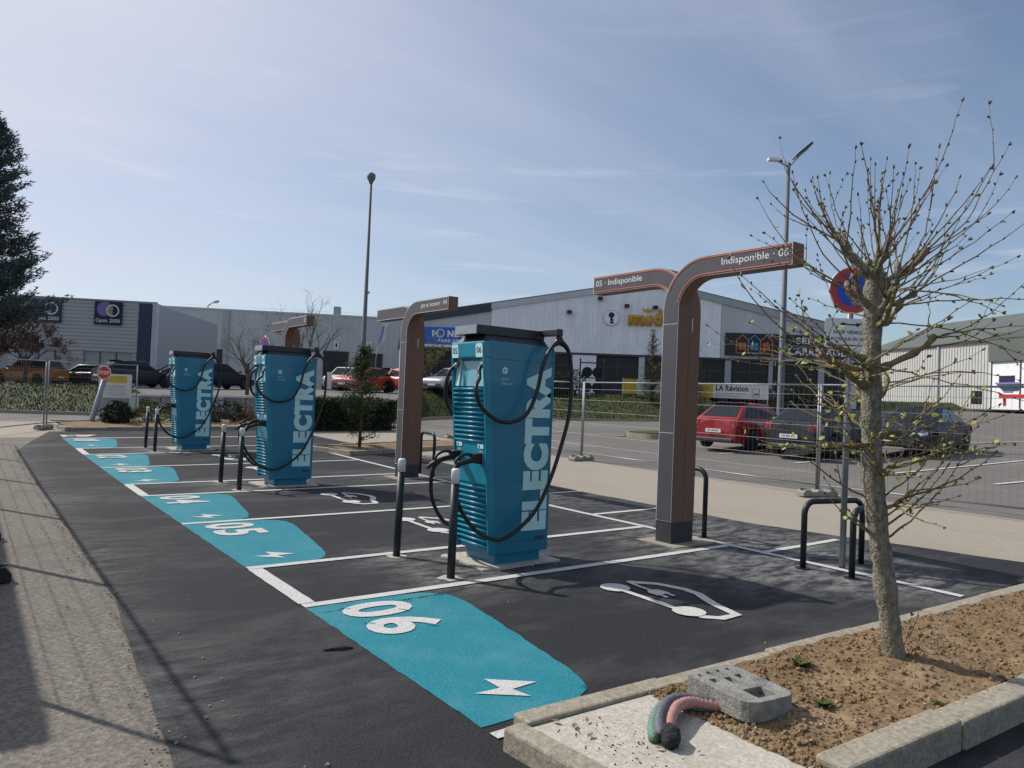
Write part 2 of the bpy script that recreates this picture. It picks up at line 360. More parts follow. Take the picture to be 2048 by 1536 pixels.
sheet('upper_car_park', 'asphalt_old', (14, lambda a, k: bank(a)[1]+[0, 1, 3, 6, 10, 16, 24, 36, 55, 90, 150, 300, 600, 1200][k]), -.03)
# grass blades on the bank
b = MB().use('grass_blade')
rg = random.Random(3)
for i in range(15000):
    px = rg.choice((rg.uniform(-40, 300), rg.uniform(760, 1450), rg.uniform(760, 1450), rg.uniform(1450, 2100))); a = math.atan((px-1024)/F_PX); r0, r1 = bank(a)
    t = rg.random(); r = r0+(r1-r0)*t; p = polar(a, r); z = gz(a, r)-.03; h = rg.uniform(.05, .16); w = rg.uniform(.015, .04); q = rg.uniform(0, 6.28)
    d = Vector((math.cos(q), math.sin(q), 0))*w; ln = Vector((rg.uniform(-.07, .07), rg.uniform(-.07, .07), h))
    p.z = z; b.poly([p-d, p+d, p+ln])
tag(stuff(b.build('grass')), 'short rough green grass on the slope below the shops', 'grass')
# kerb along the foot of the bank
b = MB().use('kerb_concrete')
prev = None
for i in range(141):
    a = R(-38+.55*i); r0 = bank(a)[0]
    if -24.5 < math.degrees(a) < -9.5: prev = None; continue
    p = polar(a, r0-.12); q = polar(a, r0+.05); z = gz(a, r0-.1)
    cur = (p, q, z)
    if prev:
        P, Q, Z = prev
        b.hexa([(P.x, P.y, Z-.1), (p.x, p.y, z-.1), (q.x, q.y, z-.1), (Q.x, Q.y, Z-.1)], [(P.x, P.y, Z+.1), (p.x, p.y, z+.1), (q.x, q.y, z+.1), (Q.x, Q.y, Z+.1)])
    prev = cur
struct(b.build('kerb'))

def patch(name, mname, xr, yr, step, left=None, right=None, dz=0):
    """draped sheet; left(y), right(y) give its side edges"""
    b = MB().use(mname, True); ny = int((yr[1]-yr[0])/step)+1; nx = int((xr[1]-xr[0])/step)+1; idx = []
    for j in range(ny+1):
        y = yr[0]+(yr[1]-yr[0])*j/ny; x0 = left(y) if left else xr[0]; x1 = right(y) if right else xr[1]
        idx.append(b.pts([(x0+(x1-x0)*i/nx, y, 0) for i in range(nx+1)]))
    for j in range(ny):
        for i in range(nx): b.face((idx[j]+i, idx[j]+i+1, idx[j+1]+i+1, idx[j+1]+i))
    o = b.build(name); drape(o, dz); return struct(o)
def wob(y, k, s=1.0): return k*(mnoise.noise(Vector((y*1.3*s, 3.1, 0)))+.6*mnoise.noise(Vector((y*5.1*s, 9.1, 0))))
def aleft(y): return (-1.14 if y < 14 else -1.14+(y-14)*.19) - max(0, 1-y)*.07 + wob(y, .022, .5) + .02*mnoise.noise(Vector((y*11, 2, 0)))
def aright(y):
    if y < -2.75: return 12.
    return 6.95+wob(y, .04) + max(0, -y+.8)*.22
patch('gravel_strip', 'gravel', (-5, -.5), (-9, 17.6), .3, right=lambda y: aleft(y)+.25, dz=-.012)
patch('concrete_verge', 'concrete_apron', (-8, 1.4), (17.3, 24), .3, right=lambda y: .3+(y-17.3)*.1, dz=-.016)
patch('concrete_apron', 'concrete_apron', (6.4, 10.95), (-9, 18.8), .3, dz=-.008)
asphalt = patch('asphalt', 'asphalt_new', (-1, 7), (-9, 19.4), .25, left=aleft, right=aright)

att = asphalt.data.attributes.new('dust', 'FLOAT', 'POINT')
SPOTS = [(1.47, .22+k*6.3686, .45, .9) for k in range(3)]+[(1.47, 1.24+k*6.3686, .45, .8) for k in range(3)]+[(4.8, .48, .8, .9), (4.8, 7.2, .9, .8), (5.2, -1.3, .9, .9), (5.4, -1.8, .7, .8), (2.4, .67, .75, .7), (2.4, 7.0, .75, .6), (5.9, -.2, 1.1, .7), (6.2, 1.5, 1.2, .6), (4.3, -1.0, .8, .5), (6.0, 4.0, 1.2, .55), (3.6, 3.9, .7, .3), (-.9, 2.5, .8, .2), (-.7, -1.2, .9, .2), (-.9, 6.5, .9, .2)]
for i, v in enumerate(asphalt.data.vertices):
    att.data[i].value = min(1, sum(a*math.exp(-((v.co.x-x)**2+(v.co.y-y)**2)/(r*r)) for x, y, r, a in SPOTS)+.28*max(0, min(1, (aleft(v.co.y)+.45-v.co.x)/.45)))
# ------------------------------------------------------------------ paint on the asphalt (children of the asphalt)
WL, GAP, BL = 2.5, 1.3686, 5.28
BAYS = {'06': (-2.46, 0.), '05': (GAP, GAP+WL), '04': (GAP+WL, GAP+2*WL), '03': (2*GAP+2*WL, 2*GAP+3*WL), '02': (2*GAP+3*WL, 2*GAP+4*WL), '01': (3*GAP+4*WL, 3*GAP+5*WL+.3)}
def line(x0, y0, x1, y1, w=.1, dz=.008, name='bay_line'):
    n = max(2, int(math.hypot(x1-x0, y1-y0)/.12)); b = MB().use('road_paint')
    b.stroke([(x0+(x1-x0)*i/n, y0+(y1-y0)*i/n) for i in range(n+1)], w)
    for i, v in enumerate(b.v): b.v[i] = (v[0]+mnoise.noise(Vector((v[0]*9, v[1]*9, 1)))*.006, v[1]+mnoise.noise(Vector((v[0]*9, v[1]*9, 5)))*.006, v[2])
    o = b.build(name, asphalt); drape(o, dz); return o
for y in (0, GAP, GAP+WL, GAP+2*WL, 2*GAP+2*WL, 2*GAP+3*WL, 2*GAP+4*WL, 3*GAP+4*WL):
    line(.0, y, BL-.06, y)
line(.0, 3*GAP+5*WL+.32, 6.6, 3*GAP+5*WL+.32, .14)
line(BL, -2.55, BL, 14.2, .1, .0085)
for k in range(3):
    y = k*(GAP+2*WL); line(.055, y+.06, .055, y+GAP-.06, .13)
line(.06, -2.55, .06, -2.48, .13)
for y in (-.45, 2.42, 4.43, 6.2): line(BL+.06, y, 6.9, y, .09)
b = MB().use('road_paint')
for (x0, x1, y0, y1) in ((.03, .62, 17.35, 17.95),): b.poly([(x0, y0, 0), (x1, y0, 0), (x1+.3, y1, 0), (x0, y1, 0)])
o = b.build('white_panel', asphalt); drape(o, .0125)
o = lettering('IC01', (.5, .22), 'letter_black', asphalt, (.16, 17.85, 0), (0, -1, 0), (1, 0, 0), .02, 'symbol'); o.location.z = H(.3, 17.6)+.02
def rounded(P, rr, n=6):
    out = []; m = len(P)
    for i in range(m):
        a, c, e = Vector(P[i-1]), Vector(P[i]), Vector(P[(i+1) % m]); r = rr[i]
        if r <= 0: out.append(c); continue
        u = (a-c).normalized()*r; v = (e-c).normalized()*r
        for k in range(n+1): t = k/n; out.append((c+u)*(1-t)**2 + c*2*t*(1-t) + (c+v)*t*t)
    return out
rk0 = random.Random(5)
def flat(px, py): p = GH(px, py); return (p.x, p.y)
BOLT = [flat(*q) for q in ((967.9, 1360.7), (1073.5, 1366.2), (1025, 1381), (1062, 1395), (949.5, 1390), (1000, 1378.6))]
CAR_TOP = [flat(*q) for q in ((1255, 1165), (1314, 1169), (1369.5, 1180), (1397, 1189.5), (1424.6, 1208), (1473, 1231), (1443, 1238), (1406, 1235), (1385, 1228))]
CAR_LOW = [flat(*q) for q in ((1230, 1177), (1346.5, 1217), (1378, 1225))]
CAR_CORD = [flat(*q) for q in ((1255, 1165), (1280, 1175), (1312, 1186))]
for num, (yn, yf) in BAYS.items():
    def loc(P, z=0): return [(x, y+yf, z) for x, y in P]
    wd = yf-yn
    P = rounded([(.0, -.06), (1.12, -.06), (1.19, -.42), (.90, -wd+.30), (.74, -wd+.055), (.0, -wd+.055)], [0, .30, .25, .2, .18, 0])
    b = MB().use('teal_paint'); m = 14
    # strips so that the sheet can follow the ground
    P = [(p.x, p.y) for p in P]; Q = []
    for i in range(len(P)):
        a_, c_ = P[i], P[(i+1) % len(P)]; k_ = max(1, int(math.hypot(c_[0]-a_[0], c_[1]-a_[1])/.05))
        for j in range(k_): x_, y_ = a_[0]+(c_[0]-a_[0])*j/k_, a_[1]+(c_[1]-a_[1])*j/k_; Q.append((x_+.012*mnoise.noise(Vector((x_*7, (y_+yf)*7, 1)))+rk0.uniform(-.003, .003), y_+.010*mnoise.noise(Vector((x_*7, (y_+yf)*7, 9)))+rk0.uniform(-.003, .003)))
    P = Q
    b.poly(loc(P)); o = b.build('teal_panel', asphalt)
    bm = bmesh.new(); bm.from_mesh(o.data)
    for k in range(1, 8):
        bmesh.ops.bisect_plane(bm, geom=bm.verts[:]+bm.edges[:]+bm.faces[:], plane_co=(0, yf-wd*k/8., 0), plane_no=(0, 1, 0))
    bm.to_mesh(o.data); bm.free(); drape(o, .004)
    for i, ch in enumerate(num):
        o = lettering(ch, (.36, .56), 'road_paint', asphalt, (.18, yf-.16-.42*i, 0), (0, -1, 0), (1, 0, 0), .035, 'bay_number'); o.location.z = H(.4, yf-.4)+.010
        if num in ('06', '05', '04') and ch in '056':
            g = MB().use('teal_paint'); w = .012
            for q in ((.12, .30, .05), (.44, .2, .3)):
                x, v = .18+q[0], yf-.16-.42*i-q[1]; ang = .5
            for (x, v) in ((.25, .055), (.62, .30)) if ch != '5' else ((.25, .06),):
                c, s_ = math.cos(.9)*.6, math.sin(.9)*.6; X, Y = .0+x, yf-.16-.42*i-v
                g.poly([(X-.07*c-w*s_, Y+.07*s_-w*c, 0), (X-.07*c+w*s_, Y+.07*s_+w*c, 0), (X+.07*c+w*s_, Y-.07*s_+w*c, 0), (X+.07*c-w*s_, Y-.07*s_-w*c, 0)])
            g = g.build('stencil_gap', asphalt); drape(g, .0108)
            for pl in g.data.polygons:
                if pl.normal.z < 0: pl.flip()
    b = MB().use('road_paint'); b.poly(loc(BOLT)); o = b.build('bolt_symbol', asphalt); drape(o, .009)
    if num != '01':
        b = MB().use('road_paint'); off = (0, yf)
        def tr(P): return [(x, y+yf) for x, y in P]
        b.stroke(tr(CAR_TOP), .088); o = b.build('car_symbol', asphalt); drape(o, .008)
        b = MB().use('road_paint'); b.stroke(tr(CAR_LOW), .065); b.stroke(tr(CAR_CORD), .04); o = b.build('car_symbol', asphalt); drape(o, .010)
        b = MB().use('road_paint')
        for (cx, cy) in (CAR_LOW[0], CAR_LOW[2]): b.disc((cx, cy+yf), .135, n=28)
        (cx, cy) = CAR_CORD[2]; b.poly([(cx+.085, cy+yf+.01, 0), (cx+.085, cy+yf-.09, 0), (cx-.085, cy+yf-.09, 0), (cx-.085, cy+yf+.01, 0), (cx-.05, cy+yf+.06, 0), (cx+.05, cy+yf+.06, 0)])
        for s_ in (-.045, .045): b.poly([(cx+s_-.018, cy+yf-.095, 0), (cx+s_+.018, cy+yf-.095, 0), (cx+s_+.018, cy+yf-.17, 0), (cx+s_-.018, cy+yf-.17, 0)])
        o = b.build('car_symbol', asphalt); drape(o, .012)
    for o in asphalt.children:
        for pl in o.data.polygons:
            if pl.normal.z < 0: pl.flip()
# parking lines on the road beyond the fence
for a, c in (((1790, 945), (2048, 920)), ((1990, 967), (2100, 957)), ((1905, 885), (2060, 882)), ((1440, 906), (1520, 903)), ((1590, 925), (1700, 915)), ((1170, 868), (1280, 872))):
    p, q = GH(*a), GH(*c); n = 12; b = MB().use('road_paint'); b.stroke([(p.x+(q.x-p.x)*i/n, p.y+(q.y-p.y)*i/n) for i in range(n+1)], .11)
    for i in range(len(b.f)): b.f[i] = b.f[i]
    o = b.build('parking_line', ground); drape(o, -.012)

# ------------------------------------------------------------------ planting bed in front with its kerb stones
rk = random.Random(11)
def kerb_run(parent, A, B, w, h, n, z0=-.05, name='kerb_stone'):
    A, B = Vector(A), Vector(B); d = (B-A)/n; nn = Vector((-d.y, d.x, 0)).normalized()
    for i in range(n):
        p = A+d*i+d.normalized()*.006; q = A+d*(i+1)-d.normalized()*.006; j = rk.uniform(-.008, .008); zj = rk.uniform(-.006, .006)
        g0 = H(p.x, p.y); b = MB().use('kerb_concrete')
        b.hexa([p+nn*j+Vector((0, 0, g0+z0)), q+nn*j+Vector((0, 0, g0+z0)), q+nn*(w+j)+Vector((0, 0, g0+z0)), p+nn*(w+j)+Vector((0, 0, g0+z0))],
               [p+nn*j+Vector((0, 0, g0+h+zj)), q+nn*j+Vector((0, 0, g0+h+zj)), q+nn*(w+j)+Vector((0, 0, g0+h+zj)), p+nn*(w+j)+Vector((0, 0, g0+h+zj))])
        b.build(name, parent, bevel=.014)
def soil_h(x, y):
    n = mnoise.noise(Vector((x*1.7, y*1.7, 2)))*.035+mnoise.noise(Vector((x*6, y*6, 4)))*.02+mnoise.noise(Vector((x*17, y*17, 6)))*.012
    dt = math.hypot(x-2.62, y+3.2); k = min(1, max(0, (x-.78)/.35)); return .098+(.022+n)*k+.06*math.exp(-(dt/.45)**2)
def yfar(x): return -2.56-.048*x
def ynear(x): return -3.70-.055*(x-.87)
b = MB().use('soil', True); nx, ny = 150, 30; x0, x1 = .80, 9.0
base = b.pts([(lambda x, y: (x, y, soil_h(x, y)))(x0+(x1-x0)*i/nx+((.05*mnoise.noise(Vector((j*.5, 7, 0)))+.03*mnoise.noise(Vector((j*1.7, 7, 0))))*max(0, 1-i/6.)), yfar(x0+(x1-x0)*i/nx)-.10+((ynear(x0+(x1-x0)*i/nx)+.05)-(yfar(x0+(x1-x0)*i/nx)-.10))*j/ny) for j in range(ny+1) for i in range(nx+1)])
for j in range(ny):
    for i in range(nx): k = base+j*(nx+1)+i; b.face((k+nx+1, k+nx+2, k+1, k))
bed = struct(b.build('planting_bed'))
kerb_run(bed, (8.9, yfar(8.9)-.12, 0), (.06, yfar(.06)-.12, 0), -.13, .115, 9)
kerb_run(bed, (.90, ynear(.9)-.11, 0), (8.9, ynear(8.9)-.11, 0), .16, .15, 8)
b = MB().use('slab'); b.hexa([(.07, -2.70, -.05), (.16, -3.95, -.05), (.93, -3.70, -.05), (.96, -2.75, -.05)], [(.08, -2.70, .098), (.17, -3.95, .098), (.93, -3.70, .106), (.96, -2.75, .106)])
b.build('concrete_slab', bed)
kerb_run(bed, (-.05, -2.64, 0), (.05, -3.95, 0), .12, .112, 2)
b = MB().use('soil')
for i in range(7000):
    x = .85+(rk.random()**1.8)*5.5; y = yfar(x)-.12+(ynear(x)+.1-yfar(x))*rk.random(); s_ = rk.choice((.002, .003, .003, .004, .004, .005, .006, .008, .010, .016))
    b.ell((x, y, soil_h(x, y)+s_*.25), (s_, s_*rk.uniform(.6, 1.2)), (rk.uniform(-1, 1), rk.uniform(-1, 1), rk.uniform(.2, 1)), 5, 3)
stuff(b.build('soil_clods', bed))
b = MB().use('stone')
for i in range(170):
    x = .85+(rk.random()**1.4)*6.5; y = yfar(x)-.14+(ynear(x)+.12-yfar(x))*rk.random(); s_ = rk.uniform(.004, .012)
    b.ell((x, y, soil_h(x, y)+s_*.3), (s_, s_*rk.uniform(.5, .9)), (rk.uniform(-1, 1), rk.uniform(-1, 1), .3), 5, 3)
stuff(b.build('pebbles', bed))
b = MB().use('asphalt_new')
for i in range(160):
    x = rk.gauss(.36, .14); y = rk.gauss(-3.1, .25); s_ = rk.uniform(.002, .006)
    if .12 < x < .85 and -3.8 < y < -2.75: b.ell((x, y, .101), (s_, s_*.6), (1, rk.random(), 0), 5, 3)
stuff(b.build('asphalt_crumbs', bed))
b = MB().use('dead_leaf')
for i in range(70):
    x = .2+(rk.random()**1.5)*6; y = yfar(x)-.12+(ynear(x)+.1-yfar(x))*rk.random(); z = (soil_h(x, y) if x > .95 else .106)+.006; a = rk.uniform(0, 6.28); l = rk.uniform(.012, .03); c, s_ = math.cos(a)*l, math.sin(a)*l
    b.poly([(x-c, y-s_, z), (x+s_*.5, y-c*.5, z+.004), (x+c, y+s_, z+rk.uniform(0, .012)), (x-s_*.5, y+c*.5, z+.003)])
stuff(b.build('dead_leaves', bed))
# loose chips on the asphalt and the gravel strip
b = MB().use('stone')
for i in range(260):
    x = rk.choice((rk.uniform(-3, 7), rk.gauss(-1.05, .12), rk.gauss(-1.05, .2))); y = rk.uniform(-4, 15); s_ = rk.uniform(.004, .012)
    if -2.8 > y and x > -.1: continue
    b.ell((x, y, H(x, y)+s_*.3), (s_, s_*.7), (rk.uniform(-1, 1), 1, .2), 5, 3)
for i in range(1000):
    y = rk.uniform(-4.5, 14); x = aleft(y)+rk.gauss(-.01, .05); s_ = rk.choice((.002, .003, .003, .004, .006, .009))
    b.use('kerb_concrete' if rk.random() < .5 else 'stone'); b.ell((x, y, H(x, y)+s_*.2), (s_, s_*.7), (rk.uniform(-1, 1), 1, .2), 5, 3)
tag(stuff(b.build('stone_chips')), 'scattered stone and asphalt chips along the broken asphalt edge', 'chips')
b = MB().use('cloth_black'); p = GH(675, 1300)
b.hexa([p+Vector((-.09, .02, .002)), p+Vector((.02, -.03, .002)), p+Vector((.1, -.03, .002)), p+Vector((.05, .01, .002))], [p+Vector((-.08, .015, .012)), p+Vector((.02, -.02, .018)), p+Vector((.09, -.025, .012)), p+Vector((.04, .005, .02))])
tag(b.build('plastic_scrap'), 'small black plastic scrap lying on the asphalt beside the teal 06 panel', 'scrap')

# soil island with shrub beyond bay 03, and far kerb with planted strip
def island(name, A, B, w):
    """A,B ends of its front edge, w its depth"""
    A, B = Vector((*A, 0)), Vector((*B, 0)); d = (B-A).normalized(); nn = Vector((-d.y, d.x, 0)); b = MB().use('soil', True); n, m = 24, 8
    k0 = b.pts([(lambda p: (p.x, p.y, H(p.x, p.y)+.08+.05*math.sin(math.pi*j/m)+mnoise.noise(p*3)*.03))(A+(B-A)*i/n+nn*w*j/m) for j in range(m+1) for i in range(n+1)])
    for j in range(m):
        for i in range(n): k = k0+j*(n+1)+i; b.face((k, k+1, k+n+2, k+n+1))
    o = struct(b.build(name)); L_ = (B-A).length
    kerb_run(o, A-nn*.12, B-nn*.12, .12, .12, max(1, round(L_)))
    kerb_run(o, A+nn*w, B+nn*w, .12, .12, max(1, round(L_)))
    kerb_run(o, A-nn*.12-d*.0, A+nn*(w+.12), .12, .12, max(1, round(w)))
    return o
island('planting_island', (5.55, 11.3), (10.2, 12.6), 1.5)
verge = island('planted_verge', (.4, 19.55), (12.0, 20.4), 3.2)

# ================================================================== charging stations
XC = 2.37
def cx(px, py, Y=.24):
    d = ray(px, py); P = CAM+d*((Y-CAM.y)/d.y); return P
def smooth_path(P, n=5):
    P = [Vector(p) for p in P]; out = []
    for i in range(len(P)-1):
        a, b_, c, d = P[max(0, i-1)], P[i], P[i+1], P[min(len(P)-1, i+2)]
        for k in range(n):
            t = k/n; out.append(.5*((2*b_)+(c-a)*t+(2*a-5*b_+4*c-d)*t*t+(3*b_-a-3*c+d)*t**3))
    return out+[P[-1]]
YC3 = .67
CAB = [cx(*q) for q in ((958, 740), (952, 775), (960, 810), (985, 835), (1015, 845), (1050, 832), (1072, 790), (1085, 735), (1100, 700), (1120, 683), (1138, 705), (1143, 760), (1138, 830), (1120, 900), (1100, 960), (1075, 1015), (1040, 1055), (1000, 1080), (960, 1068), (930, 1035), (912, 995), (909, 965))]
CAB = [Vector((p.x-XC, p.y-YC3, p.z)) for p in CAB]
def xf(z): return -.375-.165*(z-.12)/2.08          # front plane of the cabinet
SLAT = None
def charger(label, yc, nums, group):
    global SLAT
    t = thing('charging_station', label, 'charger', (XC, yc, H(XC, yc)), 0, group)
    # cabinet: side profile swept across its width
    prof = [(xf(.12)+.07, .12)]
    prof += [(xf(z)+.07, z) for z in (.8, 1.5, 2.06)]+[(xf(2.1)+.09, 2.2)]
    top = rounded([(xf(.12)+.07, .12), (xf(2.2)+.07, 2.215), (.37, 2.205), (.365, .12)], [.02, .02, .07, .03])
    b = MB().use('teal'); b.prism([(p.x, -.30, p.y) for p in top][::-1], (0, -.60, 0)); body = b.build('cabinet', t, bevel=.012, seg=3)
    bm = bmesh.new(); bm.from_mesh(body.data); bmesh.ops.recalc_face_normals(bm, faces=bm.faces); bm.to_mesh(body.data); bm.free()
    for sx0, sx1, sz in ((-.40, .345, 2.035), (-.30, .36, .235)):
        b = MB().use('fascia_dark'); b.box(sx0, sx1, -.3015, -.3005, sz, sz+.004); b.build('panel_seam', body)
    b = MB().use('teal'); b.box(-.27, .30, -.25, .25, -.05, .122); b.build('plinth', t, bevel=.006)
    b = MB().use('fascia_dark'); b.box(.19, .30, -.304, -.3, .235, .275); b.build('vent_port', body)
    # front frame: header and two cheeks standing proud of the recessed front
    def slab(z0, z1, y0, y1, dout, din, m='teal_bright'):
        q = MB().use(m)
        B = [(xf(z0)-dout, y0, z0), (xf(z0)+din, y0, z0), (xf(z0)+din, y1, z0), (xf(z0)-dout, y1, z0)]
        T = [(xf(z1)-dout, y0, z1), (xf(z1)+din, y0, z1), (xf(z1)+din, y1, z1), (xf(z1)-dout, y1, z1)]
        q.hexa(B, T); return q
    slab(2.04, 2.205, -.298, .298, 0, .09).build('front_header', t, bevel=.02, seg=3)
    for s_ in (-1, 1):
        slab(.12, 2.05, min(s_*.298, s_*.268), max(s_*.298, s_*.268), 0, .085).build('front_edge', t, bevel=.01)
    slab(.13, 1.76, -.268, .268, -.035, .085).build('front_panel', t)
    slab(.80, 1.215, -.262, .262, -.012, .03).build('socket_panel', t, bevel=.008)
    if SLAT is None:
        q = MB().use('teal_bright', True); q.prism([(0, -.262, -.021), (-.018, -.262, -.017), (-.036, -.262, -.007), (-.042, -.262, .001), (-.036, -.262, .009), (-.018, -.262, .0145), (0, -.262, .016)], (0, -.524, 0)); SLAT = q.mesh('slat')
        bm = bmesh.new(); bm.from_mesh(SLAT); bmesh.ops.recalc_face_normals(bm, faces=bm.faces); bm.to_mesh(SLAT); bm.free()
    for i in range(12):
        z = 1.735-.0465*i; link('slat', SLAT, t, mw=Matrix.Translation((xf(z)+.036, 0, z)))
        z = .765-.052*i; link('slat', SLAT, t, mw=Matrix.Translation((xf(z)+.036, 0, z)))
    # recessed screen, leaning back under the header
    q = MB().use('screen'); q.hexa([(xf(1.76)+.03, -.15, 1.765), (xf(1.76)+.06, -.15, 1.765), (xf(1.76)+.06, .19, 1.765), (xf(1.76)+.03, .19, 1.765)], [(xf(2.04)+.075, -.15, 2.04), (xf(2.04)+.085, -.15, 2.04), (xf(2.04)+.085, .19, 2.04), (xf(2.04)+.075, .19, 2.04)])
    scr = q.build('screen', t)
    for (y0, y1, m) in ((-.262, -.152, 'teal_pale'), (.192, .262, 'teal_label')):
        q = MB().use(m); q.hexa([(xf(1.76)+.015, y0, 1.765), (xf(1.76)+.06, y0, 1.765), (xf(1.76)+.06, y1, 1.765), (xf(1.76)+.015, y1, 1.765)], [(xf(2.04)+.06, y0, 2.04), (xf(2.04)+.085, y0, 2.04), (xf(2.04)+.085, y1, 2.04), (xf(2.04)+.06, y1, 2.04)]); q.build('screen_surround', t)
    sl = Vector((-.165/2.08, 0, 1)).normalized()
    for y, n_ in ((.27, nums[0]), (-.16, nums[1])):
        P = rounded([(0, 0), (.115, 0), (.115, .135), (0, .135)], [.002, .002, .03, .03]) if y > 0 else rounded([(0, 0), (.115, 0), (.115, .135), (0, .135)], [.002, .002, .03, .03])
        q = MB().use('teal_label'); q.prism([(p.x, p.y, .003) for p in P], (0, 0, .003)); lb = q.build('number_label', t, mw=frame((xf(2.048), y, 2.048), (0, -1, 0), sl))
        lettering(n_, (.082, .062), 'letter_black', lb, (.016, .04, .0045), (1, 0, 0), (0, 1, 0), .012, 'bay_number')
    # words on the near flank
    lettering('ELECTRA', (1.66, .325), 'teal_label', t, (.325, -.3045, .335), (0, 0, 1), (-1, 0, 0), .072, 'lettering')
    q = MB().use('teal_label'); q.disc((0, 0), .034, 0, 24); q.build('round_icon', t, mw=frame((-.275, -.304, 1.93), (1, 0, 0), (0, 0, 1)))
    q = MB().use('teal'); q.stroke([(.018, 0), (-.016, 0)], .006, .002); q.stroke([(-.002, .014), (-.017, 0), (-.002, -.014)], .006, .0025); ic = q.build('arrow', t, mw=frame((-.275, -.304, 1.93), (1, 0, 0), (0, 0, 1)))
    for pl in ic.data.polygons:
        if pl.normal.z < 0: pl.flip()
    lettering('écran', (.085, .026), 'teal_label', t, (-.31, -.304, 1.835), (1, 0, 0), (0, 0, 1)); lettering("d'accueil", (.13, .028), 'teal_label', t, (-.31, -.304, 1.79), (1, 0, 0), (0, 0, 1))
    # black cap and the cable boom
    q = MB().use('cap_black'); q.hexa([(-.50, -.26, 2.21), (.30, -.26, 2.21), (.30, .26, 2.21), (-.50, .26, 2.21)], [(-.44, -.19, 2.275), (.30, -.19, 2.275), (.30, .19, 2.275), (-.44, .19, 2.275)]); q.build('cap_base', t, bevel=.008)
    q = MB().use('cap_black'); q.box(-.55, .30, -.195, .195, 2.275, 2.37); cp = q.build('cap', t, bevel=.008)
    q = MB().use('galv_dull'); q.box(-.562, -.551, -.19, .19, 2.28, 2.365); q.build('cap_front', cp)
    q = MB().use('cap_black'); q.box(.26, .34, -.44, .44, 2.315, 2.385); q.build('cable_boom', t, bevel=.006)
    for s_ in (-1, 1):
        q = MB().use('rubber'); q.prism([(.21, -s_*.43+.012, 2.14), (.30, -s_*.43+.012, 2.315), (.345, -s_*.43+.012, 2.315), (.46, -s_*.43+.012, 2.14), (.40, -s_*.43+.012, 2.20), (.33, -s_*.43+.012, 2.225), (.26, -s_*.43+.012, 2.20)][::-1], (0, -.03, 0)); q.build('cable_saddle', t, bevel=.003)
    # two connectors with their cables
    for s_ in (1, -1):
        yk = -.19*s_
        hd = Vector((xf(1.02)-.02, yk, 1.06))
        P = [(xf(1.97)+.05, -.225*s_, 1.99), (xf(1.95)-.02, -.245*s_, 1.93), (xf(1.95)-.055, -.30*s_, 1.84)]
        path = smooth_path([Vector(p) for p in P]+[Vector((p.x, p.y*s_, p.z)) for p in CAB[1:]]+[Vector((-.82, -.30*s_, .93)), Vector((-.76, -.235*s_, .985)), Vector((-.70, yk, 1.01))] if s_ > 0 else [Vector(P[0]), Vector((-.565, .250, 1.91)), Vector((-.575, .30, 1.72)), Vector((-.50, .36, 1.55))]+[Vector((p.x, -p.y, p.z)) for p in CAB[4:18]]+[Vector((-.52, .38, .40)), Vector((-.66, .33, .60)), Vector((-.72, .27, .80)), Vector((-.72, .23, .93)), Vector((-.68, yk, 1.0))])
        q = MB().use('rubber', True); q.tube(path, .020, 10); q.build('cable', t)
        q = MB().use('galv_dull', True); q.tube([path[0]+Vector((0, 0, .015)), path[3]], .023, 10); q.build('cable_gland', t)
        q = MB().use('white_plastic', True); q.tube([path[-18], path[-17]], .0185, 10); q.build('cable_tag', t)
        q = MB().use('galv_dull'); P2 = rounded([(-.035, -.06), (.035, -.06), (.035, .075), (-.035, .075)], [.02]*4)
        q.prism([(p.x, p.y, .004) for p in P2], (0, 0, .006)); q.build('socket', t, mw=frame((xf(1.06)+.010, yk, 1.06), (0, -1, 0), sl))
        q = MB().use('teal_label'); P2 = rounded([(-.05, -.02), (.05, -.02), (.05, .022), (-.05, .022)], [.02, .02, .004, .004]); q.prism([(p.x, p.y, .004) for p in P2], (0, 0, .004)); sb = q.build('socket_label', t, mw=frame((xf(1.175)+.010, yk, 1.175), (0, -1, 0), sl))
        q = MB().use('letter_black'); q.disc((-.02, 0), .011, .0055, 16, 1.3); q.build('plug_symbol', sb)
        q = MB().use('rubber'); q.hexa([(xf(1.0)+.01, yk-.028, 1.0), (xf(1.0)+.01, yk+.028, 1.0), (xf(1.0)-.12, yk+.024, 1.02), (xf(1.0)-.12, yk-.024, 1.02)][::-1], [(xf(1.0)+.01, yk-.028, 1.115), (xf(1.0)+.01, yk+.028, 1.115), (xf(1.0)-.12, yk+.024, 1.10), (xf(1.0)-.12, yk-.024, 1.10)][::-1]); hn = q.build('connector', t, bevel=.008)
        x0 = xf(1.0)
        q = MB().use('rubber', True); q.tube(smooth_path([(x0-.10, yk, 1.095), (x0-.19, yk, 1.10), (x0-.27, yk, 1.06), (x0-.285, yk, 1.02), (x0-.25, yk, 1.00)], 4), .014, 8)
        q.tube(smooth_path([(x0-.09, yk, 1.04), (x0-.17, yk, 1.03), (x0-.245, yk, 1.005), (x0-.30, yk-.03*s_, .975), (x0-.335, yk-.06*s_, .93)], 4), [.026]*12+[.024, .022, .021, .02, .018], 8); q.build('handle', hn)
    return t
def pad(yc):
    b = MB().use('slab'); P = [(-.50, -.36), (-.3, -.405), (.1, -.385), (.46, -.39), (.50, -.1), (.48, .33), (.2, .36), (-.3, .39), (-.52, .36), (-.48, .1)]
    P = [(x+rk.uniform(-.02, .02), y+rk.uniform(-.02, .02)) for x, y in rounded([(x, y) for x, y in P], [.04]*len(P), 3)]
    b.prism([(XC+x, yc+y, .018) for x, y in P], (0, 0, .06)); o = b.build('concrete_pad', asphalt); drape(o, 0)
PERIOD = GAP+2*WL
